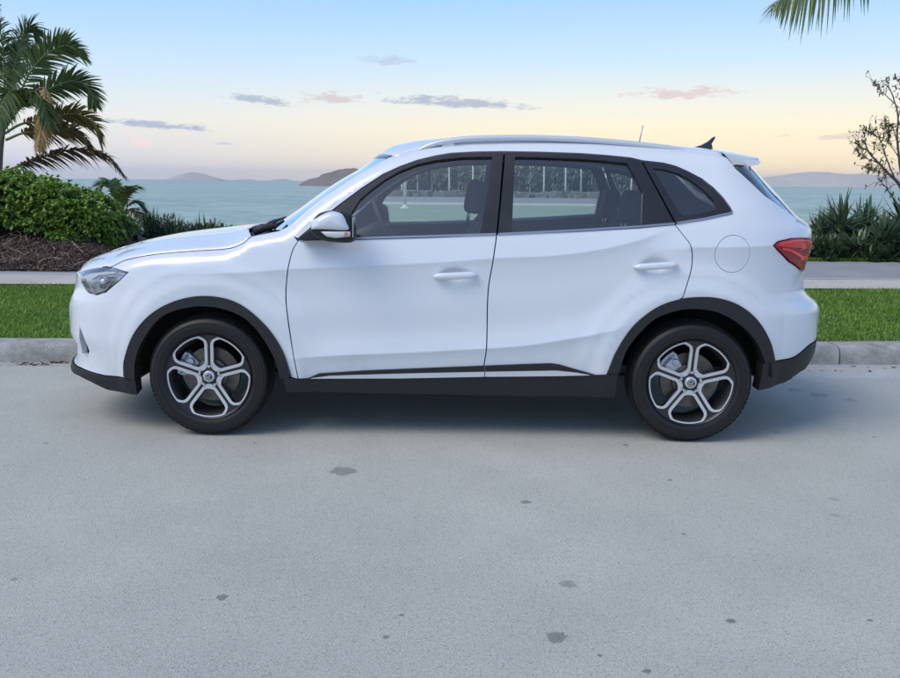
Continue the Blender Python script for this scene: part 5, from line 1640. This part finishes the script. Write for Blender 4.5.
# ---- strap-leaved plants
M['strap'] = leaf_mat('dark_strap_leaf', [(0, (0.018, 0.040, 0.016)), (0.5, (0.050, 0.092, 0.034)), (1, (0.13, 0.17, 0.07))], .4, .2, .5)
M['yucca'] = leaf_mat('yucca_leaf', [(0, (0.030, 0.060, 0.034)), (0.5, (0.095, 0.160, 0.080)), (1, (0.27, 0.35, 0.19))], .38, .15, .5)
M['drygrass'] = leaf_mat('dry_mauve_leaf', [(0, (0.085, 0.065, 0.065)), (0.5, (0.18, 0.145, 0.14)), (1, (0.30, 0.26, 0.24))], .75, .2)
def rosette(name, c, n, L, wd, mat, label, cat, seed, up_=.2, droop=.35, stem=0.0, group=None, face=None, spread=.06):
    rg = np.random.default_rng(seed)
    root = empty(name, tuple(c))
    a = rg.uniform(0, 2 * math.pi, n); el = rg.uniform(up_, 1.45, n)
    d = np.stack([np.cos(a) * np.cos(el), np.sin(a) * np.cos(el), np.sin(el)], 1)
    if face is not None: d = unit(d + np.asarray(face) * .45)
    b = np.stack([rg.normal(0, spread, n), rg.normal(0, spread, n), stem + rg.uniform(-.03, .05, n)], 1)
    v, f, t_ = straps(b, d, L * rg.uniform(.72, 1.08, n), wd * rg.uniform(.85, 1.15, n), droop * rg.uniform(.3, 1.4, n) * np.cos(el), 5, np.clip(rg.normal(.45, .25, n), 0, 1), tipw=.04, belly=.28, fold=.15)
    fast_mesh('leaves', v, f, mat, root, t_)
    if stem > .05:
        MB().tube([(0, 0, -.03), (0, 0, stem)], [.05, .045], 8).build('stem', M['trunk'], root, True)
    return tag(root, label, cat, group)
GB = lambda px, py, z=.13: on_ground(px, py, z)
# left, between the small palm and the bonnet
for i, (px, py, Y, L, n, lab) in enumerate([(150, 228, 12.4, .62, 70, 'dark strap-leaved clump right of the small palm'), (172, 233, 12.2, .52, 60, 'dark strap-leaved clump left of centre above the bonnet edge'),
                                            (204, 234, 12.6, .56, 46, 'spiky dark clump nearest the windscreen above the bonnet'), (133, 232, 12.8, .55, 50, 'dark strap-leaved clump at the right foot of the hedge'), (184, 236, 11.8, .42, 50, 'low dark clump between the two spiky clumps over the bonnet')]):
    p = at(px, py, Y)
    rosette('flax_plant', (p[0], Y, p[2] - .12), n, L, .036, M['strap'], lab, 'plant', 600 + i, .25, .35, 0, 'strap-leaved plants by the shore')
# low shrubs filling under them
def bushlet(name, c, rx, ry, rz, n, mat, label, seed, leafL=.07, leafW=.035, group=None, cat='shrub'):
    rg = np.random.default_rng(seed)
    root = empty(name, tuple(c))
    d = unit(rg.normal(size=(n, 3))); d[:, 2] = np.abs(d[:, 2])
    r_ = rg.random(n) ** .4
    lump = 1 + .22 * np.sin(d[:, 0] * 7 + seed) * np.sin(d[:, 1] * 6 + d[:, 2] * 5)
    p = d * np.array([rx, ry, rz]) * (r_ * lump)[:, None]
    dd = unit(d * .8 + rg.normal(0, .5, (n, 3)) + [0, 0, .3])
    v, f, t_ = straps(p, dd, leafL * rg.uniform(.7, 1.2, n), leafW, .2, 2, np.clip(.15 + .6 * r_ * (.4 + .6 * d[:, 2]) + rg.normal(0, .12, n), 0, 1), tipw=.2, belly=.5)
    fast_mesh('foliage', v, f, mat, root, t_)
    st = MB()
    for k_ in range(6):
        q = np.array([rg.normal(0, rx * .4), rg.normal(0, ry * .4), rz * .6])
        st.tube([(0, 0, -.05), q * .5, q], [.02, .014, .006], 5)
    st.build('stems', M['trunk'], root, True)
    return tag(root, label, cat, group)
for i, (px, py, Y, rx, rz, lab) in enumerate([(160, 246, 12.9, .95, .50, 'low dark shrub under the strap-leaved clumps beside the hedge'), (212, 246, 13.2, .70, .36, 'low dark shrub behind the bonnet near the wiper'), (255, 247, 13.6, .8, .28, 'low dark shrub hidden behind the wiper and screen base')][:2]):
    p = at(px, py, Y)
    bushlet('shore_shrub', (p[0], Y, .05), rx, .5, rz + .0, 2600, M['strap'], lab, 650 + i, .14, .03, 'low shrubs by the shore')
# right hand bed
bedm = np.array([[site(u, v, .142 + .05 * math.sin(math.pi * min(1, (v - 7.46) / 2.0)) * (1 if 7.5 < v < 12 else 0)) for v in (7.46, 7.52, 8, 8.6, 9.4, 10.4, 12)] for u in np.linspace(2.5, 16, 30)])
tag(grid_obj('garden_bed', bedm, M['mulch'], None), kind='structure')
yu = [(842, 226, 9.9, .74, 90, .060, 'tall dark yucca with long spiky leaves nearest the tail lamp', .45, None, .18), (884, 238, 9.4, .62, 70, .062, 'pale green spiky rosette facing the path right of the dry clump', .12, (0, -1, .1), .2),
      (822, 236, 10.3, .62, 70, .055, 'dark spiky plant half hidden by the tail lamp', .30, None, .25), (866, 224, 10.6, .62, 70, .055, 'dark spiky plant behind the dry clump', .40, None, .3),
      (905, 222, 10.2, .62, 70, .055, 'dark spiky plant at the right picture edge by the thin tree', .40, None, .3), (858, 246, 9.3, .42, 50, .045, 'short spiky plant at the path edge beside the dry clump', .08, None, .25), (835, 248, 9.5, .40, 50, .045, 'low dark plant at the path edge below the tall yucca', .08, None, .25)]
for i, (px, py, Y, L, n, wd, lab, stem, face, up_) in enumerate(yu):
    p = at(px, py, Y)
    stem = max(.0, p[2] - .22)
    rosette('yucca', (p[0], Y, .15), int(n * .8), L, wd * 1.25, M['yucca'], lab, 'yucca', 700 + i, up_, .30, stem, 'yuccas in the right hand bed', face, .05)
for i, (px, py, Y, rx, rz, lab) in enumerate([(826, 262, 9.35, .42, .34, 'low dark shrub at the path edge against the tail lamp'), (872, 262, 9.3, .40, .26, 'low dark shrub at the path edge under the pale rosette'), (903, 262, 9.4, .45, .34, 'low dark shrub at the path edge at the right picture edge'), (840, 262, 10.8, .85, .62, 'dark leafy shrub behind the yuccas beside the tail lamp'), (895, 262, 11.0, .95, .62, 'dark leafy shrub behind the yuccas at the right edge'), (868, 262, 10.2, .6, .45, 'dark leafy shrub low between the yuccas')]):
    p = at(px, 240, Y)
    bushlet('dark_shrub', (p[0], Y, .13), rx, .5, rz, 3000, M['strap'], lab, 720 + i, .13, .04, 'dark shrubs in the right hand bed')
for i, (px, py, lab, n, L) in enumerate([(850, 258, 'mauve dry leaf clump at the path edge below the yuccas', 130, .42), (838, 260, 'smaller mauve dry tuft nearest the tail lamp', 70, .34), (892, 259, 'thin dry tuft in front of the pale rosette', 60, .24)]):
    p = GB(px, py)
    rosette('dry_grass', (p[0], p[1] + .25, .15), n, L, .014, M['drygrass'], lab, 'dry grass', 740 + i, .2, .9, 0, 'dry clumps in the right hand bed', None, .10)
# strip of weedy grass along the bed edge
nE = 5000
eu = rng.uniform(4.2, 12, nE); ev = 7.50 + .12 * rng.random(nE)
a = rng.uniform(0, 6.28, nE)
v_, f_, t_ = straps(site_a(eu, ev, .145), np.stack([np.cos(a) * .4, np.sin(a) * .4, np.ones(nE)], 1), .05 + .07 * rng.random(nE), .008, .3, 2, rng.random(nE) * .7)
tag(fast_mesh('edge_grass', v_, f_, M['grass'], None, t_), 'thin weedy grass along the edge of the right hand bed', 'grass', kind='stuff')

# ---- thin open tree at the right edge
M['bark'] = simple('thin_grey_bark', (0.17, 0.145, 0.12), .85, var=.3, vscale=12)
M['treeleaf'] = leaf_mat('small_tree_leaf', [(0, (0.060, 0.075, 0.035)), (0.5, (0.14, 0.155, 0.075)), (1, (0.28, 0.28, 0.15))], .5, .3)
TY = 11.4
tb = at(916, 262, TY)
tree = empty('small_tree', (tb[0], TY, .13))
tof = np.array(tree.location)
mbT = MB(); tips = []
BR = [([(916, 262), (911, 225), (903, 196), (896, 182), (886, 173), (876, 162), (868, 152), (863, 140)], .045, 0), ([(905, 202), (902, 178), (899, 158), (897, 138), (898, 118), (894, 102), (888, 88), (885, 80)], .028, .25),
      ([(897, 183), (890, 165), (884, 150), (880, 138), (876, 128)], .016, -.3), ([(897, 140), (892, 128), (885, 122)], .010, -.2), ([(898, 118), (901, 100), (899, 86), (893, 78)], .010, .2), ([(894, 104), (886, 96), (880, 90), (874, 84)], .010, .0),
      ([(876, 163), (868, 160), (861, 155), (856, 150)], .010, -.3), ([(884, 150), (888, 138), (886, 128)], .008, .3), ([(886, 173), (880, 168), (872, 170), (866, 166)], .009, .3), ([(911, 226), (898, 205), (888, 190), (880, 182)], .020, -.5),
      ([(903, 197), (908, 160), (914, 120), (912, 85)], .026, .4), ([(911, 225), (925, 180), (935, 130), (930, 90)], .03, .2), ([(888, 190), (884, 176), (876, 172)], .008, -.4), ([(899, 158), (892, 146), (890, 136), (893, 126)], .009, -.4), ([(868, 152), (864, 148), (858, 142)], .007, .1), ([(880, 138), (872, 134), (866, 130)], .007, -.2)]
for pts, r_, dy in BR:
    c = curve3([q - tof for q in tr(pts, TY, dy)], 22)
    c += np.cumsum(rng.normal(0, .004, c.shape), 0)
    mbT.tube(c, np.linspace(r_, max(.004, r_ * .22), 22), 6)
    for k_ in range(8, 22, 2 if r_ < .02 else 3):
        tips.append(c[k_])
        for _ in range(2):
            q = c[k_] + rng.normal(0, .10, 3) + [-.03, 0, .05]
            mbT.tube([c[k_], (c[k_] + q) / 2 + rng.normal(0, .015, 3), q], [.005, .004, .003], 4)
            tips.append(q)
    tips.append(c[-1]); tips.append(c[-1])
mbT.build('trunk', M['bark'], tree, True)
tips = np.array(tips); kk = 3
pb = np.repeat(tips, kk, 0); n = len(pb)
dl = unit(rng.normal(0, 1, (n, 3)) + [0, 0, .5])
v_, f_, t_ = straps(pb + rng.normal(0, .015, (n, 3)), dl, .055 + .04 * rng.random(n), .030, .15, 2, rng.random(n), tipw=.2, belly=.5)
fast_mesh('leaves', v_, f_, M['treeleaf'], tree, t_)
tag(tree, 'thin open tree with sparse small leaves at the right edge', 'tree')

# ---- far islands
M['isle_hazed'] = stone_mat('haze_paled_hill', (0.50, 0.46, 0.42), (0.60, 0.55, 0.50), 0.03, .15, 0)  # far hills: haze fade put into the base colour
def ridge(name, pts, Y, depth_, label, seed):
    """pts: skyline in the picture at distance Y"""
    rg = np.random.default_rng(seed)
    p = np.array([at(px, py, Y) for px, py in pts])
    xs = np.linspace(p[0, 0], p[-1, 0], 90); zf = spl(p[:, 0], p[:, 2])
    hz = np.maximum(zf(xs) + 1.6, 0)
    rough_ = np.interp(xs, xs[::3], rg.normal(0, 1, 30)) * .035 * hz.max() * np.clip(hz / hz.max() * 3, 0, 1)
    vs = np.linspace(-1, 1, 15)
    g_ = np.zeros((90, 15, 3))
    for j, v in enumerate(vs):
        fall = (1 - abs(v) ** 1.6)
        wob = rg.normal(0, .03, 90) * hz * (abs(v) > .05)
        g_[:, j] = np.stack([xs, Y + v * depth_ * (.3 + .7 * hz / hz.max()), -2.5 + (hz + rough_ + .9) * fall + wob * fall], 1)
    ob = grid_obj(name, g_, M['isle'] if Y < 900 else M['isle_hazed'], None)
    return tag(ob, label, 'island', 'islands on the horizon')
ridge('island', [(306, 181), (318, 177), (330, 172.5), (342, 169.5), (352, 168.6), (362, 169.5), (380, 171), (400, 174), (420, 177), (440, 181.6)], 480, 60, 'dark brown headland on the horizon beside the windscreen', 1)
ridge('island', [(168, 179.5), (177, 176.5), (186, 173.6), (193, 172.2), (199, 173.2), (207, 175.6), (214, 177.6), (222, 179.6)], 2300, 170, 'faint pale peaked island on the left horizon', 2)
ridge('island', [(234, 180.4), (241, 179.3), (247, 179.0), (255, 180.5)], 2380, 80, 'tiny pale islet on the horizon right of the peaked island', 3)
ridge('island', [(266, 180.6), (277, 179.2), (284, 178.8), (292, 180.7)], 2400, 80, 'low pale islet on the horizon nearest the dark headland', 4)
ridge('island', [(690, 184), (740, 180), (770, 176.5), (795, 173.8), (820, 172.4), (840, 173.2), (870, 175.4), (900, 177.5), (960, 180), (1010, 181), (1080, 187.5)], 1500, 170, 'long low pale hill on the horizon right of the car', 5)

# ---- low point of land seen through the car windows
M['lawn'] = stone_mat('far_lawn', (0.23, 0.31, 0.22), (0.29, 0.37, 0.27), .6, .3)
M['pale_trunk'] = simple('pale_tree_trunk', (0.62, 0.62, 0.58), .8, var=.15, vscale=3)
M['wood'] = leaf_mat('far_tree_leaf', [(0, (0.10, 0.14, 0.10)), (0.5, (0.20, 0.26, 0.19)), (1, (0.29, 0.36, 0.27))], .6, .2)
def pland(px, Y, z): q = at(px, 200, Y); return (q[0], Y, z)
pv, pf = [], []
rowsP = [(24, -2.0, 380, 700), (27, .0, 384, 690), (46, .02, 360, 720), (60, .0, 372, 708), (78, .0, 372, 710), (98, .0, 376, 706), (104, -2.0, 372, 712)]
for Y, z, pa, pb_ in rowsP:
    pv += [pland(px, Y, z) for px in np.linspace(pa, pb_, 12)]
for i in range(len(rowsP) - 1):
    for j in range(11): pf.append([i * 12 + j, i * 12 + j + 1, (i + 1) * 12 + j + 1, (i + 1) * 12 + j])
tag(mesh_obj('shore_lawn', pv, pf, M['lawn'], None, False), kind='structure')
tag(mesh_obj('shore_road', [pland(368, 47.3, .06), pland(712, 47.3, .06), pland(704, 70, .06), pland(376, 70, .06)], [[0, 1, 2, 3]], M['asphalt'], None, False), kind='structure')
mbk = MB()
q0, q1 = pland(366, 47, 0), pland(714, 47, 0)
mbk.box(((q0[0] + q1[0]) / 2, 47, .06), (q1[0] - q0[0], .30, .16))
tag(mbk.build('shore_kerb', simple('white_kerb_paint', (.7, .7, .68), .8, var=.1), None), kind='structure')
rk = MB()
for i in range(230):
    px = rng.uniform(384, 700); Y = rng.uniform(71.5, 77); s_ = rng.uniform(.25, .65)
    q = pland(px, Y, .05)
    v8 = np.array([(i_, j_, k_) for k_ in (-1, 1) for j_ in (-1, 1) for i_ in (-1, 1)]) * s_ * [1, .8, .6] * rng.uniform(.6, 1.1, (8, 3))
    rk.add(v8 + q + [0, 0, s_ * .3], [[0, 2, 3, 1], [4, 5, 7, 6], [0, 1, 5, 4], [2, 6, 7, 3], [0, 4, 6, 2], [1, 3, 7, 5]])
tag(rk.build('rock_bank', M['rock'], None), 'grey rock bank beside the far road seen through the windows', 'rocks', kind='stuff')
d0, t0c = None, None
rg = np.random.default_rng(5)
nl = 520
dd = unit(rg.normal(size=(nl, 3))); rr = rg.random(nl) ** .4
pp = dd * rr[:, None] * [1.75, 1.5, 1.55]
vL, fL, tL = straps(pp, unit(dd + rg.normal(0, .6, (nl, 3))), .50, .30, .2, 1, np.clip(.2 + .5 * rr * (.5 + .5 * dd[:, 2]) + rg.normal(0, .12, nl), 0, 1), tipw=.5)
crown0 = fast_mesh('crown', vL, fL, M['wood'], None, tL)
trunk0 = MB().tube([(0, 0, -.1), (.03, 0, 1.2), (-.02, 0, 3.2)], [.095, .085, .06], 8).build('trunk', M['pale_trunk'], None, True)
pxs = [403, 418, 432, 449, 458, 472, 492, 528, 541, 550, 562, 577, 585, 601, 612, 626, 640, 655, 668, 684, 697]
for i, px in enumerate(pxs):
    Y = 82 + (i * 7 % 5) * 1.2
    q = pland(px, Y, 0)
    t_ = empty('far_tree', q)
    tk = trunk0 if i == 0 else trunk0.copy(); ck = crown0 if i == 0 else crown0.copy()
    if i: col.objects.link(tk); col.objects.link(ck)
    edge_ = 1.0 if 412 < px < 690 else .72
    tk.parent = t_; ck.parent = t_
    tk.location = (0, -2.2, 0)
    ck.location = (0, .8, 2.15 * edge_); ck.scale = (1, 1, (1.0 + .06 * math.sin(i * 2.2)) * edge_); ck.rotation_euler = (0, 0, i * 1.3); tk.scale = (1, 1, edge_)
    tag(t_, 'pale-trunked tree in the far row seen through the side windows', 'tree', 'pale-trunked trees behind the far road')
us = []
for i in range(30):
    px = 396 + i * 10.2
    us.append((px, 87 + (i % 3)))
nb = 7000
bx = np.array([pland(rng.uniform(392, 700), 87 + rng.uniform(-1, 1.5), 0) for _ in range(nb)])
bz = rng.random(nb) * 3.1
edgeh = np.clip(np.minimum(bx[:, 0] - pland(390, 87, 0)[0], pland(702, 87, 0)[0] - bx[:, 0]) / 3.0, .35, 1)
bx[:, 2] = bz * edgeh
vL, fL, tL = straps(bx, unit(rng.normal(size=(nb, 3)) + [0, -.3, .4]), .55, .36, .2, 1, np.clip(.1 + .5 * rng.random(nb), 0, 1), tipw=.5)
tag(fast_mesh('far_scrub', vL, fL, M['wood'], None, tL), 'dense grey-green scrub behind the far road seen through the windows', 'scrub', kind='stuff')
lp0 = on_ground(405, 208.5)
lp = empty('white_post', (lp0[0], lp0[1], 0))
MB().tube([(0, 0, 0), (0, 0, 2.75)], [.075, .06], 10).build('pole', M['pale_trunk'], lp, True)
MB().lathe([(.0005, .22), (.10, .20), (.14, .08), (.26, .05), (.28, -.02)], 16, 'z').build('base', M['pale_trunk'], lp, True)
MB().lathe([(.0005, 2.92), (.10, 2.88), (.15, 2.78), (.10, 2.72), (.0005, 2.70)], 12, 'z').build('cap', M['pale_trunk'], lp, True)
tag(lp, 'white post with a wide base on the far lawn seen through the front window', 'post')

# ---- evening air: pale haze that softens the islands
hz_m = bpy.data.materials.new('evening_air'); hz_m.use_nodes = True
hz_m.node_tree.nodes.clear()
hg = NG(hz_m.node_tree)
pv_ = hg.n('ShaderNodeVolumePrincipled'); ho = hg.n('ShaderNodeOutputMaterial')
pv_.inputs['Color'].default_value = (0.97, 0.975, 0.985, 1)
pv_.inputs['Density'].default_value = 0.00030
pv_.inputs['Anisotropy'].default_value = 0.3
hz_m.node_tree.links.new(pv_.outputs[0], ho.inputs['Volume'])
hb = MB().box((0, 1230, 13.0), (6200, 3000, 32)).build('haze', hz_m, None)
tag(hb, 'thin pale evening haze over the sea', 'haze', kind='stuff')
